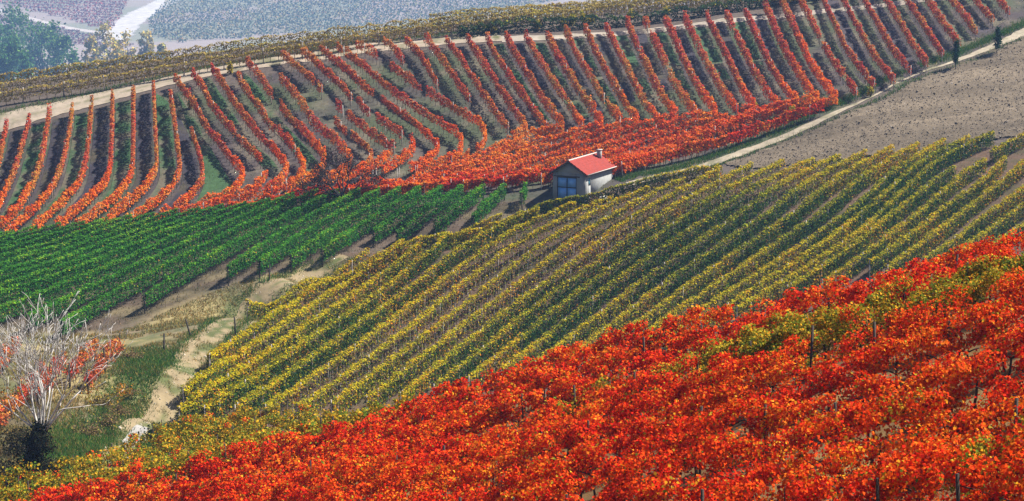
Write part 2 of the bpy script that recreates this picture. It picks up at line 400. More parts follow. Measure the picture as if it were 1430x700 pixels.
def vine_row(P, cfg, label, cat, group, name='vine_row'):
    """a trellised row: foliage, trunks, posts. P = ground polyline"""
    if len(P) < 2: print('SHORT', label, len(P)); return None
    x, y, s = smooth_path(P, 0.3, cfg.get('sm', 1.6)); L = s[-1]
    base = np.array([x[0], y[0], height(x[:1], y[:1])[0]])
    o = empty(name, base, label, cat, group)
    tx = np.gradient(x); ty = np.gradient(y); tl = np.hypot(tx, ty) + 1e-9; tx /= tl; ty /= tl
    h0, h1, w, size = cfg['h0'], cfg['h1'], cfg['w'], cfg['size']
    nc = max(3, int(L * cfg.get('clumps', 5))); sg = cfg.get('sigma', 0.22); sd = rng.random() * 99
    if cfg.get('hedge', True):
        # clipped row: leaves sit on the outside of a narrow upright curtain
        n = int(nc * cfg['per_clump']); q = rng.random(n) * (L + .2) - .1; ci = np.clip((q / L * nc).astype(int), 0, nc - 1)
        q = q[noise(q, q * 0 + sd, cfg.get('gapscale', 2.0)) > cfg.get('gap', 0.06)] if cfg.get('gap', .06) > 0 else q; n = len(q); ci = np.clip((q / L * nc).astype(int), 0, nc - 1)
        top = h1 + (noise(q, q * 0 + sd, 1.1) - .5) * cfg.get('rough', .3) + (noise(q, q * 0 + sd + 9, .45) - .5) * cfg.get('rough', .3) * .6
        wd = w * (1 + (noise(q, q * 0 + sd + 5, .7) - .5) * .7); bot = h0 + (noise(q, q * 0 + sd + 3, .6) - .5) * .35; H = top - bot; per = 2 * H + 5 * wd; f = rng.random(n) * per
        side = np.where(f < H, -1, np.where(f < 2 * H, 1, 0)); dp = rng.exponential(.07, n)
        lat = np.where(side == 0, (rng.random(n) * 2 - 1) * wd, side * np.maximum(wd - dp + rng.normal(0, .05, n), 0)); z = rng.random(n)
        hh = np.where(side == 0, top - dp + rng.normal(0, .07, n), bot + H * z); lat = lat * np.where((side != 0) & (hh > top - .25), .75, 1)
        upb = np.where(side == 0, 1.5, .25 + .5 * sstep(.6, 1, z)); ow = np.where(side == 0, .2, 1.0); cvec = None
    else:
        # shaggy row: every vine carries a few round clumps of shoots
        cs = rng.random(nc) * L; cs = cs[noise(cs, cs * 0 + sd, cfg.get('gapscale', 3.0)) >= cfg.get('gap', 0.06)]; nc = len(cs)
        if nc < 2: cs = np.array([0, L]); nc = 2
        top = h1 + (noise(cs, cs * 0 + sd, 1.2) - 0.5) * cfg.get('rough', 0.45); ch = h0 + (top - h0) * rng.random(nc) ** cfg.get('topw', 0.75); cl = rng.normal(0, w, nc)
        n = int(nc * cfg['per_clump']); ci = rng.integers(0, nc, n); dv = rng.normal(0, 1, (n, 3)); dv /= np.linalg.norm(dv, axis=1)[:, None]; dv *= (rng.random(n) ** .4 * 1.7)[:, None]; csz = sg * rng.uniform(.7, 1.35, nc)[ci]
        q = np.clip(cs[ci] + dv[:, 0] * csz * 1.2, -.2, L + .2); lat = cl[ci] + dv[:, 1] * csz; hh = np.maximum(ch[ci] + dv[:, 2] * csz * .85, .2); upb = .35 + .5 * dv[:, 2]; ow = .45; cvec = dv
    qx, qy = along(x, y, s, q); nx = -np.interp(q, s, ty); ny = np.interp(q, s, tx)
    px = qx + nx * lat; py = qy + ny * lat; pz = height(px, py) + hh
    PT = np.stack([px, py, pz], 1)
    col = cfg['color'](px, py, np.clip(q / L, 0, 1), (hh - h0) / (h1 - h0), ci, nc)
    out = np.stack([nx, ny, nx * 0], 1) * (np.sign(lat) * ow)[:, None]; out[:, 2] += upb
    if cvec is not None: out[:, 0] += ny * cvec[:, 0] * .5; out[:, 1] += -nx * cvec[:, 0] * .5
    sz = size * rng.uniform(0.65, 1.3, n)
    keep = cfg['keep'](px, py, np.clip(q / L, 0, 1), (hh - h0) / (h1 - h0)) if 'keep' in cfg else np.ones(n, bool)
    me = leaf_mesh('foliage', (PT - base)[keep], sz[keep], col[keep], 0., out[keep], tri=cfg.get('hedge', True)); link('foliage', me, LEAF, o, kind='stuff')
    # trunks
    ts = np.arange(0.3, max(L, 1.5), cfg.get('pitch', 0.95)); ts = ts + rng.normal(0, 0.08, len(ts)); bx, by = along(x, y, s, ts); bz = height(bx, by)
    if cfg.get('single'):
        ang = math.atan2(ty.mean(), tx.mean())
        for i in range(len(ts)):
            t = link('trunk', TRUNKS[i % 6], None, o, (bx[i] - base[0], by[i] - base[1], bz[i] - base[2])); t.rotation_euler = (0, 0, ang + rng.normal(0, .2)); t.scale = (1, 1, rng.uniform(.9, 1.2))
    else:
        r = cfg.get('tr', 0.04); n = len(ts); hgt = cfg.get('th', h0 + 0.35) * rng.uniform(.85, 1.1, n)
        b0 = np.stack([bx, by, bz - .08], 1) - base; t0 = b0 + np.stack([rng.normal(0, .07, n), rng.normal(0, .07, n), hgt], 1)
        an = np.arange(3) * 2.094; off = np.stack([np.cos(an), np.sin(an), an * 0], 1)
        V = np.concatenate([b0[:, None] + off * r, t0[:, None] + off * r * .7], 1).reshape(-1, 3)
        k = np.arange(n)[:, None, None] * 6; Q = (np.array([[0, 1, 4, 3], [1, 2, 5, 4], [2, 0, 3, 5]])[None] + k).reshape(-1, 4)
        link('trunk', mesh('trunk', V, Q), cfg.get('trunkmat', BARK), o, kind='stuff')
    # posts
    pm = cfg['post']; ps = list(np.arange(cfg.get('post0', 0.), L, cfg['post_step'])) + ([L] if cfg.get('endpost', True) else [])
    for i, q in enumerate(ps):
        a, b = along(x, y, s, q); p = link('post', pm, None, o, (a - base[0], b - base[1], height(np.array([a]), np.array([b]))[0] - base[2]))
        p.rotation_euler = (rng.normal(0, .03), rng.normal(0, .03), rng.uniform(0, 3))
    return o
# ------------------------------------------------------------------ the land
GZ += (fbm(GX, GY, 7.0, 4) - 0.5) * 0.18 + (fbm(GX, GY, 2.3, 9) - 0.5) * 0.10
def C(s, h=0.0, d0=30., d1=3400.):
    p = np.array(pl(s)) if isinstance(s, str) else np.array(s, float)
    return cast(p[:, 0], p[:, 1], h, d0, d1)
def CD(s):
    p = np.array(pl(s)); P = ray(p[:, 0], p[:, 1]) * p[:, 2:3]; P[:, 2] = height(P[:, 0], P[:, 1]); return P
def zone(poly, soft, x, y):
    d = dist_line(np.vstack([poly, poly[:1]]), x, y); d = np.where(inside(poly, x, y), d, -d); return sstep(-soft, soft, d + (fbm(x, y, 3.0, 2) - .5) * soft * 2)
# main lines of the place
LANE = C('150,660 165,640 180,620 205,590 240,545 262,508 285,480 310,458 345,430 400,395 440,375 480,357', 0, 118)
TOPROAD = C('-40,184 -20,178 60,157 150,135 250,110 350,91 480,71 560,63 640,56 700,52', 0, 240)
HILLPATH = C('700,55 770,54 850,48 950,38 1050,27 1150,16 1250,5 1330,-3', 0, 240)
SIDETRACK = C('880,258 930,245 965,238 1000,226 1050,209 1100,190 1140,172 1200,145 1260,112 1330,88 1380,68 1430,46 1470,28', 0, 225)
FLAT = dict(soil=(0.105, 0.085, 0.075), purple=(0.15, 0.105, 0.095), dry=(0.30, 0.23, 0.12), grass=(0.05, 0.10, 0.03), dark=(0.05, 0.045, 0.045))
xo = np.concatenate([[-4000, -3000, -2200, -1700], XS, [1700, 2200, 3000, 4000]]); yo = np.concatenate([[-700, -300], YS, [3700, 4200, 5000, 6000]])
HX, HY = np.meshgrid(xo, yo); HZ = height(HX, HY)
far = np.maximum(np.abs(HX) - 1320, 0) + np.maximum(HY - 3460, 0); HZ = HZ + (fbm(HX, HY, 900, 6) - .5) * np.minimum(far * .2, 60)
HZ = np.maximum(HZ, -230)
def land_colour(x, y):
    c = np.empty(x.shape + (3,)); c[:] = FLAT['soil']
    def lay(w, col):
        nonlocal c
        c = c * (1 - w[..., None]) + np.array(col) * w[..., None]
    n = fbm(x, y, 9, 12); n2 = fbm(x, y, 3, 15)
    # fallen leaves and dry grass under the near red vines
    near = sstep(150, 120, y); lay(near * (0.5 + .5 * n2), (0.17, 0.095, 0.03)); lay(near * sstep(.55, .7, n) * .6, (0.30, 0.22, 0.08))
    # the rounded yellow hill: pinkish bare earth
    yh = zone(YHILL, .8, x, y); lay(yh, (0.105, 0.068, 0.048)); lay(yh * sstep(.45, .6, n2), (0.075, 0.062, 0.035))
    gr = zone(GFIELD, 1.6, x, y); lay(gr, (0.10, 0.075, 0.058)); lay(gr * sstep(.4, .6, n2), (0.065, .055, .035)); lay(gr * sstep(.6, .7, n2), (.16, .13, .08))
    rd = inside(RSLOPE, x, y).astype(float); lay(rd, (0.07, 0.058, 0.06)); lay(rd * sstep(.45, .7, n), (0.07, 0.085, 0.05)); lay(rd * sstep(.55, .7, n2) * .7, (0.15, 0.13, 0.10))
    # dale with the lane: dry grass, turf, dirt
    vd = zone(DALE, 1.6, x, y); lay(vd, (0.20, 0.155, 0.10)); lay(vd * sstep(.38, .62, n), (0.28, 0.23, 0.11)); lay(vd * sstep(.5, .66, n2) * .7, (0.07, 0.10, 0.04))
    lay(zone(BANK, 1.6, x, y) * .9, (0.06, 0.11, 0.035)); lay(zone(BANK2, 1.6, x, y) * .9, (0.06, 0.11, 0.035))
    lay(zone(SCRUB, 2.0, x, y) * .8, (0.06, 0.05, 0.035))
    # far hillside
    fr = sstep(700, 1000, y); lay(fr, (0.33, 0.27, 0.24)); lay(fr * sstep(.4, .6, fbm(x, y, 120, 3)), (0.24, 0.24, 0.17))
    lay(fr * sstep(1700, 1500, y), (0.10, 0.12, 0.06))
    return c
YHILL = C('250,600 246,575 262,534 300,494 350,445 440,388 540,346 640,318 757,290 860,266 960,248 1066,240 1136,234 1210,226 1290,214 1390,203 1470,190', 0, 150)[:, :2]
YHILL = np.vstack([YHILL, [[75, 150], [-45, 130]]])
GFIELD = np.vstack([C('0,328 200,302 400,285 600,283 740,283 745,296 640,320 540,340 470,362 390,378 240,428 150,462 40,470 -40,470 -40,340', 0, 170)[:, :2]])
RSLOPE = C('-40,330 100,325 200,308 400,285 600,283 740,280 860,265 960,240 1165,160 1290,105 1430,40 1480,0 1430,-20 1250,-10 1100,30 900,52 700,62 480,88 250,128 0,190 -40,200', 0, 200)[:, :2]
DALE = np.vstack([C('470,362 345,450 262,534 246,580 170,650 60,690 -60,690 -60,470 150,466 240,432 390,382', 0, 110)[:, :2]])
BANK = C('178,500 205,487 240,490 236,510 205,545 185,570 160,590 135,590 150,555 165,525', 0, 120)[:, :2]
BANK2 = C('70,600 110,585 150,590 165,600 140,630 110,655 60,670 55,640', 0, 100)[:, :2]
SCRUB = C('-30,560 60,560 90,600 60,690 -30,690', 0, 100)[:, :2]
hv = np.stack([HX, HY, HZ], -1).reshape(-1, 3); ny_, nx_ = HX.shape
ii = (np.arange(ny_ - 1)[:, None] * nx_ + np.arange(nx_ - 1)[None]).ravel()
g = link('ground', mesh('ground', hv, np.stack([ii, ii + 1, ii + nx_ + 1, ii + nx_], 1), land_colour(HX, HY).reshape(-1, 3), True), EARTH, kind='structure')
# ------------------------------------------------------------------ sheets lying on the land
def sheet(name, x, y, colf, mat, lift=0.05, kind='structure', bumpf=None):
    ny, nx = x.shape; z = height(x, y) + lift
    if bumpf is not None: z = z + bumpf(x, y)
    i = (np.arange(ny - 1)[:, None] * nx + np.arange(nx - 1)[None]).ravel()
    return link(name, mesh(name, np.stack([x, y, z], -1).reshape(-1, 3), np.stack([i, i + 1, i + nx + 1, i + nx], 1), colf(x, y).reshape(-1, 3), True), mat, kind=kind)
def ribbon(name, P, w, colf, mat, lift=0.05, across=7, rag=0.35, bumpf=None):
    x, y, s = smooth_path(P, 0.5, 3.0); w = np.interp(s / s[-1], np.linspace(0, 1, len(w)), w) if isinstance(w, (list, tuple)) else np.full(len(x), w)
    tx = np.gradient(x); ty = np.gradient(y); l = np.hypot(tx, ty); tx /= l; ty /= l
    t = np.linspace(-.5, .5, across)[None]; sd = rng.random() * 50
    e = (1 + rag * (fbm(s, s * 0, 2.2, 3 + sd) - .5) * 2)[:, None] * np.where(t < 0, 1, 0) + (1 + rag * (fbm(s, s * 0 + 40, 2.2, 7 + sd) - .5) * 2)[:, None] * np.where(t >= 0, 1, 0)
    X = x[:, None] - ty[:, None] * t * w[:, None] * e; Y = y[:, None] + tx[:, None] * t * w[:, None] * e
    TT = np.broadcast_to(t, X.shape)
    return sheet(name, X, Y, (lambda a, b: colf(a, b, TT)), mat, lift, bumpf=bumpf)
def dirt(base, grassy=0.0, centre=0.0):
    def f(x, y, t):
        c = np.array(base) * (0.8 + .45 * fbm(x, y, 2.5, 21))[..., None]
        m = np.clip(sstep(.55, .7, fbm(x, y, 1.8, 31)) * grassy + centre * sstep(.12, .04, np.abs(t)) * sstep(.35, .6, fbm(x, y, 2.5, 5)), 0, 1)
        return c * (1 - m[..., None]) + np.array((0.10, 0.115, 0.045)) * m[..., None]
    return f
ribbon('dirt_lane', LANE, [2.4, 2.3, 2.6, 3.0, 2.6, 2.2], dirt((0.26, 0.205, 0.125), 1.0, .8), TRACK, 0.06)
ribbon('dirt_road', TOPROAD, [5.0, 4.6, 4.4, 4.2, 3.6, 2.8], dirt((0.36, 0.30, 0.24), .6, .5), TRACK, 0.07)
ribbon('dirt_path', HILLPATH, [2.0, 2.0, 2.2, 2.0], dirt((0.34, 0.30, 0.26), .3), TRACK, 0.06)
ribbon('farm_track', SIDETRACK, [1.6, 1.7, 1.9, 1.4, 0.4, 0.4, 0.5, 1.3, 1.8, 1.9], dirt((0.36, 0.31, 0.24), .5, .2), TRACK, 0.08)
gp = C('176,612 182,604 196,596 190,608 180,618 168,628', 0, 120)
ribbon('gravel_patch', C('170,622 183,610 200,597', 0, 118), [.6, 1.2, .9], lambda x, y, t: np.array((0.30, 0.29, 0.285)) * (0.75 + .5 * noise(x, y, .35, 4))[..., None], TRACK, 0.085, 9, .5)
# ploughed field
PF = C('1012,230 1066,210 1104,196 1150,175 1210,148 1270,116 1340,90 1390,70 1440,46 1490,25 1490,190 1430,192 1360,200 1290,210 1210,222 1136,230 1066,238', 0, 225)[:, :2]
lo = PF.min(0) - 1; hi = PF.max(0) + 1
fx = np.arange(lo[0], hi[0], 0.4); fy = np.arange(lo[1], hi[1], 0.4); PX, PY = np.meshgrid(fx, fy)
fd = C('1100,205 1400,150', 0, 225); fdir = math.atan2(fd[1, 1] - fd[0, 1], fd[1, 0] - fd[0, 0])
def furrow(x, y): return 0.12 * np.sin((-x * math.sin(fdir) + y * math.cos(fdir)) * 6.6 + 3 * fbm(x, y, 4, 8)) + (fbm(x, y, .9, 17) - .5) * .32
pz = height(PX, PY) + .14 + furrow(PX, PY)
idx = -np.ones(PX.shape, int); m_ = inside(PF, PX + (noise(PX, PY, 1.5, 3) - .5) * 1.2, PY + (noise(PX, PY, 1.5, 9) - .5) * 1.2)
i = np.arange(PX.size).reshape(PX.shape); ok = m_[:-1, :-1] & m_[1:, :-1] & m_[:-1, 1:] & m_[1:, 1:]
Q = np.stack([i[:-1, :-1][ok], i[:-1, 1:][ok], i[1:, 1:][ok], i[1:, :-1][ok]], 1); us, inv = np.unique(Q, return_inverse=True)
fu = PX * math.cos(fdir) + PY * math.sin(fdir); fv = -PX * math.sin(fdir) + PY * math.cos(fdir); pcol = np.array((0.135, 0.108, 0.08)) * (0.55 + .5 * fbm(PX, PY, 9, 2) + .9 * fbm(fu / 10, fv, 2.0, 5) - .2)[..., None]
pf = link('ploughed_field', mesh('ploughed_field', np.stack([PX, PY, pz], -1).reshape(-1, 3)[us], inv.reshape(-1, 4), pcol.reshape(-1, 3)[us], False), TILLED, kind='structure')
def scatter_lumps(name, pts, size, col, mat, parent=None):
    n = len(pts); O = np.array([[1, 0, 0], [-1, 0, 0], [0, 1, 0], [0, -1, 0], [0, 0, 1], [0, 0, -1.]]); T = np.array([[0, 2, 4], [2, 1, 4], [1, 3, 4], [3, 0, 4], [2, 0, 5], [1, 2, 5], [3, 1, 5], [0, 3, 5]])
    V = O[None] * rng.uniform(.5, 1.2, (n, 6, 1)) * size[:, None, None] * np.array([1, 1, .7]); a = rng.uniform(0, 6.28, n); ca, sa = np.cos(a)[:, None], np.sin(a)[:, None]
    V = np.stack([V[..., 0] * ca - V[..., 1] * sa, V[..., 0] * sa + V[..., 1] * ca, V[..., 2]], -1) + pts[:, None]
    return link(name, mesh(name, V.reshape(-1, 3), (T[None] + 6 * np.arange(n)[:, None, None]).reshape(-1, 3), np.repeat(col, 6, 0)), mat, parent, kind='stuff')
def in_poly(poly, n):
    lo = np.min(poly, 0)[:2]; hi = np.max(poly, 0)[:2]; p = rng.uniform(lo, hi, (n * 3, 2)); p = p[inside(poly, p[:, 0], p[:, 1])][:n]; return p[:, 0], p[:, 1]
x, y = in_poly(PF, 12000); sz = rng.lognormal(math.log(.065), .45, len(x)); wt = rng.random(len(x)) < .05
o = scatter_lumps('clods', np.stack([x, y, height(x, y) + .18 + furrow(x, y)], 1), np.where(wt, sz * .8, sz), np.where(wt[:, None], (0.5, 0.48, 0.45), (0.19, .155, .12)) * rng.uniform(.6, 1.4, (len(x), 1)), EARTH, pf)
# ------------------------------------------------------------------ palettes (base colours of autumn leaves; green and yellow also have lit tops painted in)
def pal_red(bias=0.0):
    P = np.array([[0.60, 0.035, 0.012], [0.74, 0.085, 0.012], [0.78, 0.20, 0.022], [0.55, 0.30, 0.03], [0.20, 0.035, 0.02], [0.20, 0.22, 0.03]])
    def f(x, y, t, h, ci, nc):
        a = fbm(x, y, 5.0, 40); b = fbm(x, y, 3.2, 50); r = rng.random(nc)[ci] * .35
        w = np.stack([sstep(.35, .65, a + r - .15 + bias), np.full(len(x), .55), sstep(.4, .7, 1 - a + r - .15 - bias), sstep(.55, .8, b + r - .1) * .5, np.full(len(x), .12) + .25 * (h < .3), sstep(.68, .8, b) * .6], 1)
        return jitter(mixcol(P, w))
    return f
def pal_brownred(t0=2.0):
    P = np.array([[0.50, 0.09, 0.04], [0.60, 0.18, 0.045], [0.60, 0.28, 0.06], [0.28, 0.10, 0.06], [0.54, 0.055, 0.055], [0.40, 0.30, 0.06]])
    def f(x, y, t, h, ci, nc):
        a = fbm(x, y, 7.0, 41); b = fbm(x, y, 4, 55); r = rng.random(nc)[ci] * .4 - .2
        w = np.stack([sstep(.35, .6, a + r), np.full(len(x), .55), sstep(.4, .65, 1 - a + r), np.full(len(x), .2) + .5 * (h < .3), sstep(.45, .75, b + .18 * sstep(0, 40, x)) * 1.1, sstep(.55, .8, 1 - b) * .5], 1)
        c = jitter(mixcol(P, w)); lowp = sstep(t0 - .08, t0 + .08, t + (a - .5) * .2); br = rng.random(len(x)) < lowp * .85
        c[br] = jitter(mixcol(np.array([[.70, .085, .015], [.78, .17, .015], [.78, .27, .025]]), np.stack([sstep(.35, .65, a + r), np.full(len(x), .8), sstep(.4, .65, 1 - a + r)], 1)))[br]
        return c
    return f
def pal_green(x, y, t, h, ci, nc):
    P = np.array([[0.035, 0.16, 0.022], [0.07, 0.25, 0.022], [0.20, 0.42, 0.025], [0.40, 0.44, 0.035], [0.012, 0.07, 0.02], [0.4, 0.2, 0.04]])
    a = fbm(x, y, 4, 60); r = rng.random(nc)[ci] * .4 - .2; top = sstep(.72, 1, h)  # top weight paints sunlit row tops and shaded sides into the leaf colour
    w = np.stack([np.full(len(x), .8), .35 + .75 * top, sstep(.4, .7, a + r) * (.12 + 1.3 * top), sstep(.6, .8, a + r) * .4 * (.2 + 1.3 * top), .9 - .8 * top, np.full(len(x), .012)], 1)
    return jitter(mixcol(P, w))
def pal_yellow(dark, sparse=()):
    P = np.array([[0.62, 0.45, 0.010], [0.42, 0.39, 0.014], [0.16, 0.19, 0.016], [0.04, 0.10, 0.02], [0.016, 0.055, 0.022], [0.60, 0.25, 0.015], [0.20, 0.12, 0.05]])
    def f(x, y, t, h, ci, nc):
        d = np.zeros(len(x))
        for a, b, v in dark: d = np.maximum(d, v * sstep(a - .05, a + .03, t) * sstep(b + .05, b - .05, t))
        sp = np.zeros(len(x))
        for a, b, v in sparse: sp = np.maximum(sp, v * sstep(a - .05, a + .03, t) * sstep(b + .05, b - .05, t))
        n = fbm(x, y, 4, 70); r = rng.random(nc)[ci] * .4 - .2; top = sstep(.68, .97, h)  # upper leaves are yellower; lit tops and shaded sides are painted in too
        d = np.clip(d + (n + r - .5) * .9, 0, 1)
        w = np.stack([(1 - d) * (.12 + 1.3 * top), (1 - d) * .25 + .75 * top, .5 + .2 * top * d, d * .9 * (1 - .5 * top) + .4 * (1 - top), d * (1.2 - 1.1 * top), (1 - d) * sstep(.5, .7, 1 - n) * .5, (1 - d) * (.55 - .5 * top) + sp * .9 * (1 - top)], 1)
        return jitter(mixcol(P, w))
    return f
def pal_tan(x, y, t, h, ci, nc):
    P = np.array([[0.48, 0.37, 0.08], [0.38, 0.27, 0.10], [0.28, 0.25, 0.07], [0.58, 0.50, 0.06], [0.26, 0.18, 0.10]])
    n = fbm(x, y, 6, 77); top = sstep(.5, 1, h)
    return jitter(mixcol(P, np.stack([.4 + .5 * top, .7 - .3 * top, .3 + n * .3, sstep(.5, .8, n) * (.2 + top), .4 - .3 * top], 1)))
CPOST = post_mesh('post', 2.1, .11, CONC); SPOST = post_mesh('post', 2.0, .075, STAKE); DPOST = post_mesh('post', 2.1, .09, DARKPOST); FPOST = post_mesh('post', 2.05, .06, BARK); BIGPOST = post_mesh('post', 2.1, .10, STAKE)
def fix(P):
    """drop casts that slipped past a crest"""
    P = P[~np.isnan(P[:, 0])]
    while len(P) > 3:
        d = np.abs(np.diff(P[:, 1])); l = np.hypot(*np.diff(P[:, :2], axis=0).T); bad = (d > 8) & (d > .93 * l)
        if bad[0]: P = P[1:]
        elif bad[-1]: P = P[:-1]
        else: break
    return P
RUN = {}
ORD = ['first', 'second', 'third', 'fourth', 'fifth', 'sixth', 'seventh', 'eighth', 'ninth', 'tenth', 'eleventh', 'twelfth', 'thirteenth', 'fourteenth', 'fifteenth', 'sixteenth', 'seventeenth', 'eighteenth', 'nineteenth', 'twentieth', 'twenty-first', 'twenty-second', 'twenty-third', 'twenty-fourth', 'twenty-fifth', 'twenty-sixth', 'twenty-seventh', 'twenty-eighth', 'twenty-ninth', 'thirtieth', 'thirty-first', 'thirty-second']
# ------------------------------------------------------------------ far slope, red rows
RCFG = dict(h0=.75, h1=1.85, w=.2, size=.26, clumps=7, per_clump=19, sigma=.17, post=SPOST, post_step=11., post0=2., tr=.05, pitch=1.0, rough=.5, gap=.07, sm=1.2)
def red_row(k, pts, label, endpost=True, **kw):
    P = C(pts, 1.75, 200); P = P[~np.isnan(P[:, 0])]; RUN[k] = P
    c = dict(RCFG); c['color'] = pal_brownred(); c.update(kw); c['h1'] *= rng.uniform(.9, 1.08); c['w'] *= rng.uniform(.8, 1.25); c['gap'] = c['gap'] * rng.uniform(.6, 2.2); c['rough'] = .75
    return vine_row(P, c, label, 'vine row', 'red vine rows on the far slope')
LBL_A = 'long orange-red vine row curving down the far slope to the green vineyard'
LBL_B = 'short orange-red vine row piece on the far slope between longer rows'
LBL_C = 'orange-red vine row sweeping down past the dark bare tree'
LBL_D = 'red vine row coming straight down to the concrete end post above the red shelf'
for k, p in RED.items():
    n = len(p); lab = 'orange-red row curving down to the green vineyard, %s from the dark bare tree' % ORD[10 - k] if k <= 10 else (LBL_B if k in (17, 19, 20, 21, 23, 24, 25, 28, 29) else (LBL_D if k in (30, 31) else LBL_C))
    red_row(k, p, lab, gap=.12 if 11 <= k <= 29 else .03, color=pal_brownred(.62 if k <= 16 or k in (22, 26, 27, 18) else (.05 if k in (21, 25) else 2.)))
for k, p in KINK.items():
    nth = ORD[48 - k]
    if k % 2 == 0 or k == 47: p = p + tail(p[-1][0], 300)
    red_row(k, p, 'red and orange row bending onto the shelf behind the hut, %s from the farm track' % nth if (k % 2 == 0 or k == 47) else 'red row stopping above the shelf behind the hut, %s from the farm track' % nth, color=pal_brownred(.40 if (k % 2 == 0 or k == 47) else .9), size=.28 if (k % 2 == 0 or k == 47) else .26, h0=.6, w=.25)
for k, p in STR.items():
    red_row(k, p, 'straight red row ending at the verge of the pale track, %s from the shelf' % ORD[k - 49] if k != 50 else 'red vine row with a bright yellow vine at its lower end by the track')
# rows filling the shelf
for i, u0 in enumerate((1150, 1115, 1060)):
    p = [(u0 - q, np.interp(u0 - q, BU, BV) - 3 + 0 * q) for q in np.linspace(0, 290, 12)]
    red_row(200 + i, p, 'orange-red vine row along the lower rim of the shelf behind the hut', color=pal_red(-.05), size=.28, w=.27)
for i, u0 in enumerate((860, 800, 730, 660, 600, 540)):
    p = [(u0 - q, np.interp(u0 - q, BU, BV) - 2 - 8 * (i % 2) * (1 - q / 230)) for q in np.linspace(0, 230, 10)]
    red_row(210 + i, p, 'orange-red vine row along the lower rim of the shelf behind the hut', color=pal_red(-.05), size=.28, w=.27)
# alternate alleys: turf and bare earth
def alley(a, b, name, col, t1=1.0):
    if a not in RUN or b not in RUN: return
    A, B = RUN[a][:, :2], RUN[b][:, :2]
    def rs(P, n=40):
        s = np.concatenate([[0], np.cumsum(np.hypot(*np.diff(P, axis=0).T))]); t = np.linspace(0, min(s[-1], t1 * 40), n); return np.stack([np.interp(t, s, P[:, 0]), np.interp(t, s, P[:, 1])], 1)
    A = rs(A); B = rs(B); sd = a * 3.1; tt = np.linspace(.14, .86, 9)[None]; wob = (fbm(np.arange(40) * .7, np.full(40, sd), 2., 3) - .5)[:, None] * .25
    t = np.clip(tt + wob * np.sin(tt * 3.14), 0, 1); X = A[:, 0:1] + (B[:, 0:1] - A[:, 0:1]) * t; Y = A[:, 1:2] + (B[:, 1:2] - A[:, 1:2]) * t
    def cf(x, y):
        m = sstep(.3, .6, fbm(x, y, 3, 4))[..., None]; return np.array(col) * (.7 + .6 * fbm(x, y, 1.5, 8))[..., None] * m + np.array((.13, .115, .085)) * (1 - m) * (1 if name == 'grass_strip' else .55)
    sheet(name, X, Y, cf, EARTH, 0.05)
for a in (2, 4, 6, 8): alley(a, a + 1, 'grass_strip', (0.045, 0.10, 0.045))
for a in (1, 3, 5, 7, 9): alley(a, a + 1, 'soil_strip', (0.045, 0.042, 0.055))
for a in (10, 12, 14): alley(a, a + 1, 'grass_strip', (0.05, 0.10, 0.045))
for a in range(33, 47): alley(a, a + 1, 'grass_strip' if a % 2 else 'soil_strip', (0.05, 0.10, 0.05) if a % 2 else (0.045, 0.042, 0.055), .62)
for a in range(49, 58): alley(a, a + 1, 'grass_strip' if a % 2 else 'soil_strip', (0.09, 0.10, 0.06) if a % 2 else (0.07, 0.06, 0.07), 1.2)
# ------------------------------------------------------------------ tan rows above the dirt road
for k in range(4):
    pts = [(-30, 96 + 13.5 * k), (100, 79 + 12 * k), (240, 60 + 10.5 * k), (360, 46 + 8.5 * k), (480, 33 + 7 * k), (600, 20 + 5.5 * k), (700, 9 + 5 * k), (850, -5 + 4.5 * k), (1000, -14 + 4 * k), (1150, -22 + 3 * k)]
    P = fix(C(pts, 1.8, 240, 360))
    vine_row(P, dict(h0=.6, h1=1.9, w=.3, size=.24, clumps=6, per_clump=20, sigma=.22, post=BIGPOST, post_step=5.5, post0=rng.uniform(0, 3), tr=.05, pitch=1.1, rough=.5, gap=.03, color=pal_tan), 'tan and yellow vine row on the ridge, %s from the pale dirt road' % ORD[3 - k], 'vine row', 'tan vine rows above the dirt road')
# ------------------------------------------------------------------ green field
for i, p in enumerate(GREEN):
    P = fix(C(p, 1.8, 150))
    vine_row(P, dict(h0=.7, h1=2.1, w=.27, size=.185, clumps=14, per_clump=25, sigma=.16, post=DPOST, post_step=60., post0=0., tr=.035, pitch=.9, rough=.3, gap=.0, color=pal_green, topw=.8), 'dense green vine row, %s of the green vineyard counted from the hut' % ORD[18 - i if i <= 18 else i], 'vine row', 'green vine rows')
# ------------------------------------------------------------------ rounded hill of yellow vines
DK = {-6: [(.1, .4, .8)], 0: [(.12, 1, .55)], 1: [(.05, 1, .6)], 2: [], 3: [], 4: [], 5: [(.75, 1, .3)], 6: [(.5, 1, .35)], 7: [(.3, 1, .75)], 8: [(.22, .85, .95)], 9: [(.2, .8, .9)], 10: [(.22, .85, 1)], 11: [(.25, .7, 1)], 12: [(.28, .72, 1)], 13: [(.28, .65, .9)], 14: [(.25, .62, 1)], 15: [(.15, .6, .95)], 16: [(.05, .55, .9)], 17: [(.0, .6, .85)], 18: [(0, .35, .9), (.35, 1, .4)], 19: [(0, 1, .4)], 20: [(0, 1, .45)], 21: [(0, 1, .35)], 22: [(0, 1, .4)], 23: [(0, 1, .4)], 24: [(0, 1, .35)], 25: [(0, 1, .6)]}
SPR = {-4: [(0, .6, .5)], -3: [(0, .8, .6)], -2: [(0, .7, .5)], 2: [(.05, 1, .8)], 3: [(0, .9, .9)], 4: [(0, .75, .9)], 5: [(0, .7, .8)], 6: [(.05, .5, .7)], 7: [(0, .25, .7)], 8: [(0, .25, .8)], 9: [(.03, .25, .8)], 10: [(.05, .28, .8)], 11: [(.08, .28, .7)], 12: [(.1, .3, .5)]}
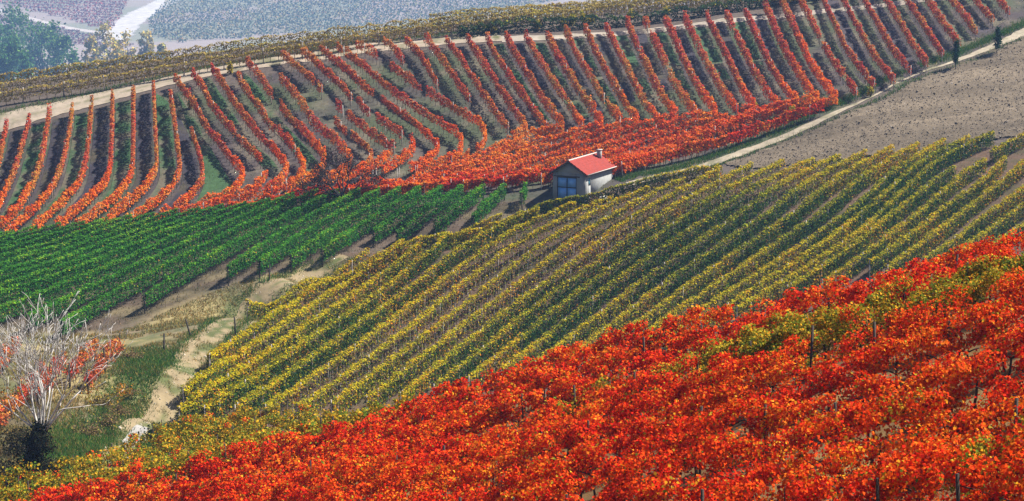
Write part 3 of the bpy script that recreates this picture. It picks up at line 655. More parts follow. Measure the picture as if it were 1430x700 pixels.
for k, p in sorted(YEL.items()):
    if k == 9: continue
    if k in (7, 8): p = (YG[6] + (YG[10] - YG[6]) * (k - 6) / 3).tolist()
    if k == -6:
        uu = np.array([v[0] for v in p]); vv = np.array([v[1] for v in p]); DD = np.interp(uu, [345, 450, 600, 750, 900, 1003], [190, 201, 210.5, 216.5, 220.5, 223.5]); P = ray(uu, vv) * DD[:, None]
    else: P = fix(C(p, 1.85, 130, 250))
    sp = SPR.get(k, []); dk = DK.get(k, [(0, 1, .12)])
    def keep(x, y, t, h, sp=sp):
        d = np.zeros(len(x))
        for a, b, v in sp: d = np.maximum(d, v * sstep(a - .05, a + .03, t) * sstep(b + .05, b - .05, t))
        return rng.random(len(x)) > d * np.where(h < .62, .76, .15)
    lab = 'yellow-topped vine row over pale stakes on the rounded hill' if sp and k not in (10, 11, 12) else ('dark green and yellow vine row on the rounded hill' if max([d[2] for d in dk] + [0]) > .7 else 'olive and gold vine row on the rounded hill')
    YN = YN + 1 if k > -6 else 0; lab = lab + ', %s from the crest row' % ORD[max(YN - 1, 0)]
    if k == -6: lab = 'gold vine row along the crest of the rounded hill in front of the hut'
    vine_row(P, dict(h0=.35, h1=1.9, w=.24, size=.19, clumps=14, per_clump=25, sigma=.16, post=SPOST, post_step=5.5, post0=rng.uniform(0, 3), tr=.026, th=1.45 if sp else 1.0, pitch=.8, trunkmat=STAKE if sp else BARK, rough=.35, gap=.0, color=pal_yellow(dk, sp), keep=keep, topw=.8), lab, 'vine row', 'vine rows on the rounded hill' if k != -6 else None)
# ------------------------------------------------------------------ near slope: scarlet rows
EDGE = CD('1850,330,64 1500,388,72 1430,400,75 1100,468,80 800,540,90 500,622,101 250,684,110 140,705,113 0,712,116')
EDGE2 = np.vstack([EDGE[:5], CD('620,592,95 500,632,96 400,668,95 250,708,97 140,735,99 0,760,100')])
RP = np.vstack([EDGE2[:, :2], [[-40, 101], [-40, 30], [34, 30]]])
YLINE = C('600,600 480,606 400,604 300,612 215,632 150,664 60,694 -30,700', 0, 95)[:, :2]
YP = np.vstack([EDGE2[5:, :2] + [0, 1.2], [[-45, 102], [-45, 122]], YLINE[::-1]])
rd = np.array([1.0, -0.10]); rd /= np.linalg.norm(rd); rn = np.array([-rd[1], rd[0]])
OLIVE = [(q, 3.6, 1.0) for q in C('985,530 1060,508 1140,486 1220,462 1300,440 1390,416', .9, 45)] + [(C('1425,670', .9, 30)[0], 1.8, 1.0), (C('830,570', .9, 50)[0], 2.0, .6), (C('1280,610', .9, 30)[0], 1.5, .6)]
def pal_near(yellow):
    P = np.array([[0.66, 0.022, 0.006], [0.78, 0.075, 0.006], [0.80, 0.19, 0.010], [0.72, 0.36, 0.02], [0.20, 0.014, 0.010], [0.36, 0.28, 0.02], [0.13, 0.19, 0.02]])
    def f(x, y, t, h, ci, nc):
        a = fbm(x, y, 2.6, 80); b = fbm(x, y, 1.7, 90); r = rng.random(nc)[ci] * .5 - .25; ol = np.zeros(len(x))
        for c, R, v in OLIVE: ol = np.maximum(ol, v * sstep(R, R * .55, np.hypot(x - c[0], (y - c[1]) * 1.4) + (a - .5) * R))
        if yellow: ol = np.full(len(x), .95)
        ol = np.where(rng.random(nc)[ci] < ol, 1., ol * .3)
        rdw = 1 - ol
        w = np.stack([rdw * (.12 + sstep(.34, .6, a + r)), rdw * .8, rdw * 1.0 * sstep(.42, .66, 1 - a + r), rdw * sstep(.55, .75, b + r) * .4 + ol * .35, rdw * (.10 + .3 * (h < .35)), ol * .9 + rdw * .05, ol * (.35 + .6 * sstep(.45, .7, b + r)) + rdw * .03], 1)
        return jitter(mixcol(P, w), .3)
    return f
def clip_run(poly, off, lo=-46, hi=36):
    t = np.arange(lo, hi, .5); p = off + t[:, None] * rd; m = inside(poly, p[:, 0], p[:, 1]); runs = []; cur = []
    for q, k in zip(p, m):
        if k: cur.append(q)
        elif cur: runs.append(np.array(cur)); cur = []
    if cur: runs.append(np.array(cur))
    return [r for r in runs if len(r) > 5]
y0 = 34.0; k = 0
while y0 < 140:
    for poly, yel in ((RP, False), (YP, True)):
        for r in clip_run(poly, np.array([0, y0])):
            # leave out what the frame cannot see
            u, v = proj(np.stack([r[:, 0], r[:, 1], height(r[:, 0], r[:, 1]) + 1.0], 1)); see = (u > -150) & (u < 1760) & (v < 745)
            if see.sum() < 4: continue
            r = r[see]
            if len(r) < 4: continue
            dist = r[:, 1].mean()
            lf = np.clip(dist / 70., .85, 1.4)
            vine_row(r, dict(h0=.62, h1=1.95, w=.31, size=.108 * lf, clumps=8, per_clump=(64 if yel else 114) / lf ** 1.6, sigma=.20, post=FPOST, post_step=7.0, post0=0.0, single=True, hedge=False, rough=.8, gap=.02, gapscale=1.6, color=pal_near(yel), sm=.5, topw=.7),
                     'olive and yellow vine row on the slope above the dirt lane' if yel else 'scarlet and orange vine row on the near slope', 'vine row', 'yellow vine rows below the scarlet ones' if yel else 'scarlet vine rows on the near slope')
    y0 += 2.75 + .02 * k; k += 1
# ------------------------------------------------------------------ stone hut
def gz(x, y): return float(height(np.array([x]), np.array([y]))[0])
WALLM = plain('rendered_wall', (0.29, 0.30, 0.305), 0.95, 0.35, 1.6, 0.02); TILEM = plain('roof_tile', (0.27, 0.020, 0.010), 0.85, 0.5, 2.6, 0.02)
FRAMEM = plain('dark_frame', (0.02, 0.022, 0.03), 0.6, 0.2, 5); PANEM = plain('blue_pane', (0.20, 0.46, 0.98), 0.25, 0.12, 0.8); MORTAR = plain('pale_mortar', (0.55, 0.50, 0.47), 0.9, 0.2, 6)
TEALM = plain('teal_pane', (0.10, 0.30, 0.42), 0.3, 0.15, 2); TARPM = plain('pale_tarp', (0.70, 0.69, 0.66), 0.7, 0.1, 3, 0.02); TIMBER = plain('old_timber', (0.06, 0.05, 0.045), 0.9, 0.3, 8)
hp = ray([772.], [271.])[0] * 231.5
ha = math.atan2(-.42, .87); HW, HL, HE, HR = 4.2, 8.0, 2.75, 4.1
hut = empty('hut', (hp[0], hp[1], hp[2] - .15), 'small grey rendered hut with red tiled roof and blue glazed door', 'hut'); hut.rotation_euler = (0, 0, ha)
dw0, dw1, dh = .55, 3.05, 2.25; T = .22
def part(name, m, mat, parent=hut, smooth=False): return link(name, m.mesh(name, smooth), mat, parent)
m = MB()      # front wall with the door opening, gable on top
m.box((dw0 / 2, T / 2, HE / 2 - .5), (dw0, T, HE + 1)); m.box(((dw1 + HW) / 2, T / 2, HE / 2 - .5), (HW - dw1, T, HE + 1)); m.box(((dw0 + dw1) / 2, T / 2, (dh + HE) / 2), (dw1 - dw0 - .004, T - .004, HE - dh))
m.add([(0, 0, HE), (HW, 0, HE), (HW / 2, 0, HR), (0, T, HE), (HW, T, HE), (HW / 2, T, HR)], [[0, 1, 4, 3], [1, 2, 5, 4], [2, 0, 3, 5]], [[0, 2, 1], [3, 4, 5]])
part('front_wall', m, WALLM)
m = MB(); m.box((HW / 2, HL - T / 2, HE / 2 - .5), (HW, T, HE + 1)); m.add([(0, HL - T, HE), (HW, HL - T, HE), (HW / 2, HL - T, HR), (0, HL, HE), (HW, HL, HE), (HW / 2, HL, HR)], [[0, 1, 4, 3], [1, 2, 5, 4], [2, 0, 3, 5]], [[0, 2, 1], [3, 4, 5]]); part('rear_wall', m, WALLM)
m = MB(); m.box((T / 2, HL / 2, HE / 2 - .5), (T - .006, HL - 2 * T, HE + 1)); part('side_wall', m, WALLM)
wy0, wy1, wz0, wz1 = .75, 1.45, 1.25, 2.15
m = MB(); xr = HW - T / 2; m.box((xr, (T + wy0) / 2, HE / 2 - .5), (T - .006, wy0 - T, HE + 1)); m.box((xr, (wy1 + HL - T) / 2, HE / 2 - .5), (T - .006, HL - T - wy1, HE + 1)); m.box((xr, (wy0 + wy1) / 2, (wz0 - 1) / 2), (T - .01, wy1 - wy0, wz0 + 1)); m.box((xr, (wy0 + wy1) / 2, (wz1 + HE) / 2), (T - .01, wy1 - wy0, HE - wz1)); part('side_wall', m, WALLM)
m = MB(); m.box((xr + .05, (wy0 + wy1) / 2, wz0 + .03), (.1, wy1 - wy0, .06)); w_ = part('window', m, FRAMEM); m = MB(); m.box((xr + .02, (wy0 + wy1) / 2, (wz0 + wz1) / 2 + .03), (.04, wy1 - wy0, wz1 - wz0 - .06)); part('pane', m, TEALM, w_)
m = MB(); y_ = .08        # door frame and mullions
for xx in (dw0 + .04, (dw0 + dw1) / 2, dw1 - .04): m.box((xx, y_, dh / 2 - .2), (.08, .10, dh + .4))
m.box(((dw0 + dw1) / 2, y_ - .003, dh - .05), (dw1 - dw0, .096, .1)); m.box(((dw0 + dw1) / 2, y_ - .006, dh * .46), (dw1 - dw0, .09, .09)); door = part('door', m, FRAMEM)
for i in (0, 1):
    for z0, z1 in ((-.3, dh * .44), (dh * .48, dh - .1)):
        m = MB(); x0 = dw0 + .08 + i * ((dw1 - dw0) / 2 - .04); m.box((x0 + (dw1 - dw0) / 4 - .06, y_ + .01, (z0 + z1) / 2), ((dw1 - dw0) / 2 - .12, .03, z1 - z0)); part('pane', m, PANEM, door)
m = MB(); m.box(((dw0 + dw1) / 2, -.02, dh + .09), (dw1 - dw0 + .8, .12, .14)); part('lintel', m, TIMBER)
# roof: two tiled slopes, ribs down the slope and stepped courses
ov = .35; sl = (HR - HE) / (HW / 2); roof = None
for sgn in (-1, 1):
    nx, nyy = 26, 110; a = np.linspace(0, HW / 2 + ov, nx); b = np.linspace(-.35, HL + .3, nyy); A, B = np.meshgrid(a, b)
    Z = HR + .13 - A * sl + .06 * np.abs(np.sin(B * math.pi / .32)) + .06 * (1 - (A / .42 % 1)); X = HW / 2 + sgn * A
    top = np.stack([X, B, Z], -1).reshape(-1, 3); bot = top.copy(); bot[:, 2] = (HR + .04 - A * sl).ravel(); i = (np.arange(nyy - 1)[:, None] * nx + np.arange(nx - 1)[None]).ravel(); n0 = nx * nyy
    q = np.stack([i, i + 1, i + nx + 1, i + nx], 1); qs = [q, q + n0]
    rim = list(range(nx)) + [nx - 1 + nx * k for k in range(1, nyy)] + [nx * (nyy - 1) + k for k in range(nx - 2, -1, -1)] + [nx * k for k in range(nyy - 2, -1, -1)]
    qs.append(np.array([[p, r, r + n0, p + n0] for p, r in zip(rim, rim[1:] + rim[:1])]))
    me = mesh('roof', np.vstack([top, bot]), [np.concatenate(qs)]); rf = link('roof', me, TILEM, hut); roof = rf if sgn == 1 else roof
cap = MB(); an = np.linspace(0, math.pi, 6); arc = np.stack([HW / 2 + .13 * np.cos(an), an * 0, HR + .14 + .10 * np.sin(an)], 1)
V = np.vstack([arc, arc + np.array([0, .36, 0]), arc * [1, 1, 1] - [0, 0, .05], arc + np.array([0, .36, -.05])]); cap.add(V, [[k, k + 1, k + 7, k + 6] for k in range(5)] + [[k + 12, k + 18, k + 19, k + 13] for k in range(5)] + [[k, k + 12, k + 13, k + 1] for k in range(5)] + [[k + 6, k + 7, k + 19, k + 18] for k in range(5)]); cme = cap.mesh('ridge_cap'); cme.materials.append(MORTAR)
for k in range(22): link('ridge_cap', cme, None, roof, (0, -.35 + k * .382, 0))
m = MB(); m.box((HW / 2 + .75, HL - .9, HR + .05), (.46, .46, 1.1)); ch = part('chimney', m, WALLM, roof); m = MB(); m.box((HW / 2 + .75, HL - .9, HR + .64), (.6, .6, .08)); part('chimney_cap', m, MORTAR, roof)
m = MB(); m.hexa([(HW + ov + .02, -.33, HE - .12), (HW + ov + .10, -.33, HE - .12), (HW + ov + .10, HL + .28, HE - .12), (HW + ov + .02, HL + .28, HE - .12), (HW + ov + .02, -.33, HE - .03), (HW + ov + .10, -.33, HE - .03), (HW + ov + .10, HL + .28, HE - .03), (HW + ov + .02, HL + .28, HE - .03)]); part('gutter', m, MORTAR)
m = MB()
for sgn in (-1, 1):
    p0 = np.array([HW / 2, -.36, HR + .05]); p1 = np.array([HW / 2 + sgn * (HW / 2 + ov), -.36, HR + .05 - (HW / 2 + ov) * sl]); d_ = np.array([0, -.04, 0]); dn = np.array([0, 0, -.16]); m.hexa([p0, p1, p1 + dn, p0 + dn, p0 + d_, p1 + d_, p1 + dn + d_, p0 + dn + d_])
part('barge_board', m, TIMBER)
# pale tarp over a heap by the side wall
tx_, ty_ = ray([842.], [258.])[0][:2] * 228.0
nx = 13; u_ = np.linspace(-1, 1, nx); U, Vv = np.meshgrid(u_, u_); rr = np.maximum(np.abs(U), np.abs(Vv)); Z = .95 * (1 - rr ** 3) + .12 * noise(U, Vv, .4, 3) - .1
top = np.stack([tx_ + U * .85, ty_ + Vv * .7, height(tx_ + U * .85, ty_ + Vv * .7) + Z + .1], -1).reshape(-1, 3); i = (np.arange(nx - 1)[:, None] * nx + np.arange(nx - 1)[None]).ravel()
tag(link('covered_heap', mesh('covered_heap', top, np.stack([i, i + 1, i + nx + 1, i + nx], 1), smooth=True), TARPM), 'pale tarp-covered heap beside the side wall of the grey hut', 'heap')
# ------------------------------------------------------------------ trees
def grow(m, p, d, r, L, depth, R, tips, spread=.6, up=.15, shrink=.68, kids=(2, 3), wig=.18, seg=4, rmin=.012):
    P = [np.array(p, float)]; d = np.array(d, float); d /= np.linalg.norm(d); rr = [r]
    for k in range(seg):
        d = d + np.array([R.gauss(0, wig), R.gauss(0, wig), R.gauss(0, wig) + up]) * .6; d /= np.linalg.norm(d); P.append(P[-1] + d * L / seg); rr.append(max(r * (1 - .4 * (k + 1) / seg), rmin))
    m.tube(P, rr, 6 if r > .08 else (4 if r > .03 else 3)); 
    if depth == 0: tips.append(P[-1]); tips.append(P[-2]); return
    for k in range(R.randint(*kids)):
        q = P[R.randint(max(1, seg - 2), seg)] if k else P[-1]; v = np.array([R.gauss(0, 1), R.gauss(0, 1), R.gauss(0, .7)]); v -= d * (v @ d); v /= np.linalg.norm(v) + 1e-9
        grow(m, q, d + v * R.uniform(spread * .6, spread * 1.3), rr[-1] * R.uniform(.65, .9), L * shrink * R.uniform(.8, 1.2), depth - 1, R, tips, spread, up, shrink, kids, wig, seg, rmin)
    if depth <= 2: tips.append(P[-1])
PALEBARK = plain('pale_bark', (0.52, 0.50, 0.49), 0.9, 0.3, 3); DARKBARK = plain('dark_bark', (0.035, 0.03, 0.03), 0.95, 0.3, 3)
def cloud(tips, n, sig, size, pal, wts, name, parent, base, upb=.4, mat=TREELEAF):
    tips = np.array(tips); ci = rng.integers(0, len(tips), n); P = tips[ci] + rng.normal(0, sig, (n, 3)); w = np.tile(np.array(wts, float), (n, 1)) * rng.uniform(.3, 1.7, (len(tips), len(wts)))[ci]
    return link(name, leaf_mesh(name, P - base, size * rng.uniform(.6, 1.3, n), jitter(mixcol(np.array(pal), w)), upb), mat, parent, kind='stuff')
# the pale leafless tree over the lane
R = random.Random(5); bp = ray([40.], [688.])[0] * 117; bp[2] = gz(bp[0], bp[1]); Z0 = np.zeros(3)
dt = empty('bare_tree', bp, 'leafless tree with pale fanning branches and dark ivy trunk by the lane', 'tree')
m = MB(); m.tube([(0, 0, -.3), (.1, 0, 1.2), (.35, .05, 2.4), (.7, .05, 3.6), (.95, .1, 4.3)], [.55, .46, .42, .44, .40], 9); part('trunk', m, DARKBARK, dt, True)
m = MB(); tips = []
fan = [(-.4, -.8, 3.6), (.2, .3, 3.9), (-1.1, .3, 3.3), (1.0, -.2, 3.4), (-1.9, .1, 2.8), (1.7, .2, 2.9), (-2.2, -.3, 1.3), (-1.6, .5, 2.4), (-.8, -.4, 3.0), (-.1, .4, 3.4), (.6, -.3, 3.2), (1.3, .4, 2.6), (2.0, -.3, 1.9), (2.3, .3, 1.4), (-2.2, .4, 1.6), (.3, 1.0, 2.6)]
for f_ in fan: grow(m, (.9 + f_[0] * .08, .1 + f_[1] * .1, 3.7 + R.uniform(0, .5)), f_, R.uniform(.055, .085), R.uniform(2.5, 3.1), 3, R, tips, .5, .06 if f_[2] < 1.4 else .14, .74, (2, 4), .27, 4, .016)
br = part('branch', m, PALEBARK, dt); br['kind'] = 'stuff'
low = [t for t in tips if t[2] < 6.5]; cloud(low, 900, .25, .13, [[.45, .32, .04], [.5, .2, .03], [.2, .2, .04]], [1, .6, .5], 'foliage', dt, Z0)
iv = [np.array([R.gauss(.1 + z * .2, .75 - .13 * z), R.gauss(-.1, .4), z]) for z in np.linspace(0, 4.2, 46)]; cloud(iv, 4200, .24, .17, [[.016, .022, .014], [.03, .04, .018], [.045, .03, .016]], [1, .7, .4], 'ivy', dt, Z0)
# the dark tree among the red rows
R = random.Random(11); bp = ray([478.], [273.])[0] * 231.8; bp[2] = gz(bp[0], bp[1])
kt = empty('dark_tree', bp, 'spreading dark tree with sparse reddish leaves among the red rows', 'tree'); m = MB(); m.tube([(0, 0, -.2), (0, 0, .8), (.05, 0, 1.6)], [.22, .17, .16], 7); m.tube([(1.0, .2, -.2), (1.0, .2, .6), (.9, .2, 1.4), (.8, .1, 2.0)], [.11, .09, .08, .07], 6); part('trunk', m, DARKBARK, kt, True)
m = MB(); tips = []
for f_ in [(-3, .2, .45), (-2.2, -.5, 1.0), (-1.2, .5, 1.5), (-.4, -.3, 1.8), (.5, .3, 1.6), (1.3, -.3, 1.1), (2.0, .4, .7), (-2.6, .6, .8), (.1, 1, 1.5)]: grow(m, (.02, 0, 1.4), f_, .12, 2.4, 3, R, tips, .7, .1, .66, (2, 3), .22, 4, .03)
part('branch', m, DARKBARK, kt)['kind'] = 'stuff'
cloud(tips, 3200, .32, .17, [[.055, .036, .036], [.12, .04, .035], [.04, .034, .032], [.08, .06, .035]], [1, .25, 1.2, .4], 'foliage', kt, Z0)
# two slim saplings by the farm track
for (u, v, dd, h) in ((1334, 101, 270.5, 3.9), (1392, 74, 277, 3.7)):
    bp = ray([float(u)], [float(v)])[0] * dd; bp[2] = gz(bp[0], bp[1]); st = empty('sapling', bp, 'slim dark green sapling on the verge of the pale farm track', 'tree', 'saplings beside the farm track')
    m = MB(); m.tube([(0, 0, -.1), (.03, 0, h * .5), (0, 0, h * .95)], [.05, .04, .015], 5); part('trunk', m, DARKBARK, st)
    tp = [np.array([R.gauss(0, .26 * math.sin(min(1, z / h * 1.25 - .2) * 3)), R.gauss(0, .26), z]) for z in np.linspace(h * .3, h, 34)]; cloud(tp, 1500, .16, .17, [[.02, .07, .03], [.03, .10, .035], [.015, .04, .02]], [1, .6, .7], 'crown', st, Z0)
# trees in the far dale
def crown_tree(u, vtop, vbase, D, wpx, pal, wts, label, n=2600, name='tree', group=None):
    b = ray([float(u)], [float(vbase)])[0] * D; b[2] = gz(b[0], b[1]); top = ray([float(u)], [float(vtop)])[0] * D; h = max(4, top[2] - b[2]); w = wpx / F * D / 2
    o = empty(name, b, label, 'tree', group); R = random.Random(int(u * 7 + vtop)); m = MB(); tips = []; m.tube([(0, 0, -.5), (.1, 0, h * .25), (0, .1, h * .55)], [h * .03, h * .022, h * .012], 6)
    for k in range(7): a = R.uniform(0, 6.28); m.tube([(0, 0, h * R.uniform(.2, .5)), (math.cos(a) * w * .4, math.sin(a) * w * .4, h * R.uniform(.45, .6)), (math.cos(a) * w * .75, math.sin(a) * w * .75, h * R.uniform(.6, .8))], [h * .012, h * .008, h * .003], 4)
    part('trunk', m, DARKBARK, o)
    for k in range(46):
        a = R.uniform(0, 6.28); e = R.uniform(-.75, 1); rad = math.sqrt(max(0, 1 - e * e)) * R.uniform(.75, 1.0) * R.uniform(.8, 1.1); tips.append(np.array([math.cos(a) * rad * w, math.sin(a) * rad * w, h * (.58 + .4 * e * R.uniform(.8, 1.05))]))
    cloud(tips, n, w * .17, 2.0, pal, wts, 'crown', o, Z0); return o
GP = [[.08, .20, .05], [.18, .30, .07], [.04, .11, .04]]; YPAL = [[.72, .52, .10], [.52, .42, .10], [.26, .28, .08]]
crown_tree(-6, 30, 112, 1342, 80, GP, [1, .7, .6], 'big green tree at the outer end of the far grove beyond the ridge vines', 3200)
crown_tree(26, 12, 110, 1485, 72, GP, [1, .9, .4], 'tallest green tree in the far grove beyond the ridge vines', 3200)
crown_tree(62, 28, 108, 1399, 62, GP, [1, .9, .5], 'rounded green tree in the middle of the far grove', 2800)
crown_tree(18, 56, 108, 1142, 46, GP, [1, .5, .8], 'low dark green tree in front of the far grove', 2200)
crown_tree(88, 48, 102, 1342, 40, GP, [.9, 1, .4], 'smaller green tree at the edge of the far grove next to yellowing trees', 2000)
for u, vt, vb, D, w in ((128, 52, 96, 460, 26), (146, 30, 94, 480, 34), (176, 42, 90, 470, 34), (204, 40, 88, 480, 24), (228, 60, 84, 450, 22), (160, 58, 92, 430, 26)): crown_tree(u, vt, vb, D * 2.86, w, YPAL, [1, .8, .5], 'yellowing small tree beside the far grove', 1300, group='yellowing trees beyond the ridge')
# ------------------------------------------------------------------ bushes
def bush(name, u, v, D, w, h, pal, wts, label, n, size, group=None, cat='shrub'):
    b = ray([float(u)], [float(v)])[0] * D; b[2] = gz(b[0], b[1]); o = empty(name, b, label, cat, group); tips = []; m = MB()
    for k in range(7):
        a = rng.uniform(0, 6.28); q = rng.uniform(.2, 1); e = np.array([math.cos(a) * w * q, math.sin(a) * w * q, h * rng.uniform(.4, .95)]); m.tube([(0, 0, -.1), e * .5, e], [.035, .025, .01], 4); tips += [e, e * .7]
    for k in range(10): a = rng.uniform(0, 6.28); q = math.sqrt(rng.random()); tips.append(np.array([math.cos(a) * w * q, math.sin(a) * w * q, h * rng.uniform(.15, .8) * (1.1 - q * .5)]))
    part('stem', m, DARKBARK, o)['kind'] = 'stuff'; cloud(tips, n, min(w, h) * .25, size, pal, wts, 'foliage', o, Z0); return o
DG = [[.03, .06, .025], [.05, .09, .03], [.02, .035, .02]]; DRY = [[.26, .19, .09], [.17, .12, .07], [.30, .25, .05]]; YB = [[.55, .42, .03], [.45, .38, .04], [.2, .24, .04]]
for i, (u, v, D, w, h) in enumerate(((268, 594, 152, 1.3, 1.7), (300, 596, 151, 1.2, 1.6), (340, 594, 152, 1.2, 1.6), (225, 622, 140, 1.2, 1.3))): bush('bramble', u, v, D, w, h, DG, [1, .8, .6], 'dark green bramble bush at the foot of the rounded hill by the lane', 1500, .2, 'brambles by the lane')
for i, (u, v, D, w, h) in enumerate(((168, 540, 150, .9, .8), (178, 520, 157, 1.0, .8), (150, 555, 146, 1.0, .9), (140, 530, 152, 1.0, .8), (120, 570, 141, 1.1, 1.0), (182, 490, 168, 1.1, .6))): bush('dry_shrub', u, v, D, w, h, DRY, [1, .9, .5], 'dry brown and yellow shrub on the bank behind the leafless tree', 700, .14, 'dry shrubs on the bank')
for i, (u, v, D, w, h) in enumerate(((8, 655, 122, 1.3, 1.6), (70, 660, 122, 1.1, 1.2), (-10, 690, 116, 1.2, 1.6), (30, 620, 130, 1.4, 1.6))): bush('undergrowth', u, v, D, w, h, [[.03, .035, .02], [.05, .045, .025], [.08, .06, .03]], [1, .7, .5], 'dark tangled undergrowth around the ivy trunk of the leafless tree', 1500, .15, 'undergrowth at the leafless tree')
# hedge in the ditch above the steep red rows
HP = C('640,60 700,54 760,50 830,45 900,39 960,32 1030,22 1100,10 1160,0 1230,-10', 0, 240); HP = HP + np.array([0, 2.2, 0])
HC = [[.025, .055, .03], [.04, .085, .035], [.015, .03, .025], [.10, .16, .05], [.45, .38, .05]]
def hedge_col(x, y, t, h, ci, nc):
    n = fbm(x, y, 4, 3); top = sstep(.5, 1., h); return jitter(mixcol(np.array(HC), np.stack([np.full(len(x), 1.), .4 + top, .8 - .5 * top, top * sstep(.45, .7, n) * 1.2, top * sstep(.62, .75, n)], 1)))
vine_row(HP, dict(h0=.05, h1=1.5, w=.75, size=.3, clumps=9, per_clump=16, sigma=.3, post=CPOST, post_step=1e4, post0=1e5, endpost=False, tr=.04, pitch=1.4, rough=1.0, gap=.0, color=hedge_col, topw=.9), 'dark ragged hedge in the ditch along the top of the red rows', 'hedge', None, 'hedge')
for (u, v, h) in ((751, 41, 1.6), (787, 37, 1.7), (798, 36, 1.9), (814, 35, 2.2), (826, 34, 1.3), (880, 26, 1.4), (690, 46, 1.0), (930, 22, 1.4)):
    q = C([(u, v)], 0, 240)[0]; b = proj(q[None]); bush('yellow_shrub', u, v, q[1], .55, h, YB, [1, .7, .5], 'small bright yellow shrub growing along the ditch hedge', 420, .2, 'yellow shrubs along the ditch')
# yellow vines and marker plants
for (u, v, h, lab) in ((1216, 136, 1.5, 'bright yellow vine at the lower end of a straight red row'), (1107, 168, 1.8, 'yellow leaved vine on a post where the shelf rows meet the track'), (267, 152, 1.2, 'yellow green vine at a gap in the upper red rows'), (321, 104, 2.0, 'pale yellow young tree at the edge of the dirt road'), (1052, 150, 1.0, 'small yellow vine tip at a bend of the red rows'), (695, 222, .8, 'lemon yellow clump at the upper rim of the red shelf')):
    q = C([(u, v)], 0, 225)[0]; bush('yellow_vine', u, v, q[1], .4, h, YB, [1, .7, .3], lab, 420, .2, None, 'vine')
# short orange rows behind the leafless tree
for pts in ('-30,540 -5,505 22,472', '-10,575 30,535 60,505', '52,535 75,505 90,485', '96,512 115,490 132,474', '122,520 145,492 166,470'):
    vine_row(C(pts, 1.8, 125), dict(h0=.6, h1=1.6, w=.22, size=.19, clumps=7, per_clump=18, sigma=.2, post=DPOST, post_step=6., tr=.04, color=pal_brownred(2.), rough=.7, hedge=False), 'short orange vine row behind the leafless tree', 'vine row', 'short orange rows by the lane')
# dark fence stakes by the lane
FS = post_mesh('fence_stake', 1.7, .10, DARKPOST)
for u, v in ((266, 470), (329, 468), (229, 492), (376, 392)):
    q = C([(u, v)], 0, 130)[0]; s_ = link('fence_stake', FS, None, None, q); s_.rotation_euler = (rng.normal(0, .05), rng.normal(0, .05), 1); tag(s_, 'dark wooden stake standing beside the dirt lane', 'stake', 'stakes along the lane')
# ------------------------------------------------------------------ grass
def grass(name, P, hgt, pal, wts, label):
    n = len(P); a = rng.uniform(0, 6.28, n); w = .035 * rng.uniform(.7, 1.5, n); d = np.stack([np.cos(a), np.sin(a), a * 0], 1); lean = np.stack([rng.normal(0, .4, n), rng.normal(0, .4, n), np.ones(n)], 1); h = hgt * rng.uniform(.5, 1.3, n)
    V = np.stack([P - d * w[:, None], P + d * w[:, None], P + lean * h[:, None]], 1).reshape(-1, 3); c = jitter(mixcol(np.array(pal), np.tile(np.array(wts, float), (n, 1))))
    return tag(link(name, mesh(name, V, np.arange(3 * n).reshape(n, 3), np.repeat(c, 3, 0)), GRASS), label, 'grass', None, 'stuff')
def on(x, y): return np.stack([x, y, height(x, y) - .02], 1)
GG = [[.035, .11, .025], [.06, .16, .03], [.12, .19, .04], [.32, .25, .08]]
xa, ya = in_poly(BANK, 9000); xb, yb = in_poly(BANK2, 9000); grass('bank_grass', np.vstack([on(xa + rng.normal(0, .7, len(xa)), ya + rng.normal(0, 1.2, len(ya))), on(xb + rng.normal(0, .7, len(xb)), yb + rng.normal(0, 1.2, len(yb)))]), .34, GG, [.8, 1, .8, .22], 'dark green grass on the bank of the dirt lane')
xa, ya = in_poly(DALE, 90000); dl = dist_line(LANE, xa, ya); k_ = (fbm(xa, ya, 2.2, 15) > .46) & ((dl > 1.1) | (fbm(xa, ya, 1.5, 33) > .56)); grass('dry_grass', on(xa[k_], ya[k_]), .26, [[.34, .27, .10], [.40, .24, .06], [.12, .15, .05], [.22, .17, .09]], [1, .5, .9, .6], 'dry tufted grass scattered over the floor of the dale')
def verge(P, off, wid, n):
    x, y, s = smooth_path(P, .5, 3); q = rng.random(n) * s[-1]; nx = -np.interp(q, s, np.gradient(y)); ny = np.interp(q, s, np.gradient(x)); l = np.hypot(nx, ny); o = off + rng.normal(0, wid, n); gx, gy = along(x, y, s, q); return gx + nx / l * o, gy + ny / l * o
xa, ya = verge(SIDETRACK, 2.2, .55, 15000); k_ = fbm(xa, ya, 3, 6) > .36; xb, yb = verge(SIDETRACK, -1.4, .3, 4000); xc, yc = verge(TOPROAD, 2.9, .6, 5000)
xd, yd = verge(LANE, 1.7, .45, 5000); xe, ye = verge(LANE, -1.6, .35, 4000)
grass('verge_grass', np.vstack([on(xd, yd), on(xe, ye), on(xa[k_], ya[k_]), on(xb, yb), on(xc, yc)]), .38, GG, [1, 1, .6, .2], 'green grass verge beside the farm tracks')
xa, ya = in_poly(RSLOPE, 26000); k_ = fbm(xa, ya, 5, 44) > .5
grass('alley_grass', on(xa[k_], ya[k_]), .34, [[.06, .11, .04], [.09, .12, .05], [.20, .17, .09]], [1, .8, .5], 'thin grass and weeds between the red rows of the far slope')
xa, ya = in_poly(GFIELD, 12000); xb, yb = in_poly(YHILL, 12000)
grass('field_weeds', np.vstack([on(xa, ya), on(xb, yb)]), .3, [[.09, .10, .04], [.22, .17, .08], [.16, .11, .06]], [.8, 1, .8], 'dry weeds on the earth between the green and yellow rows')
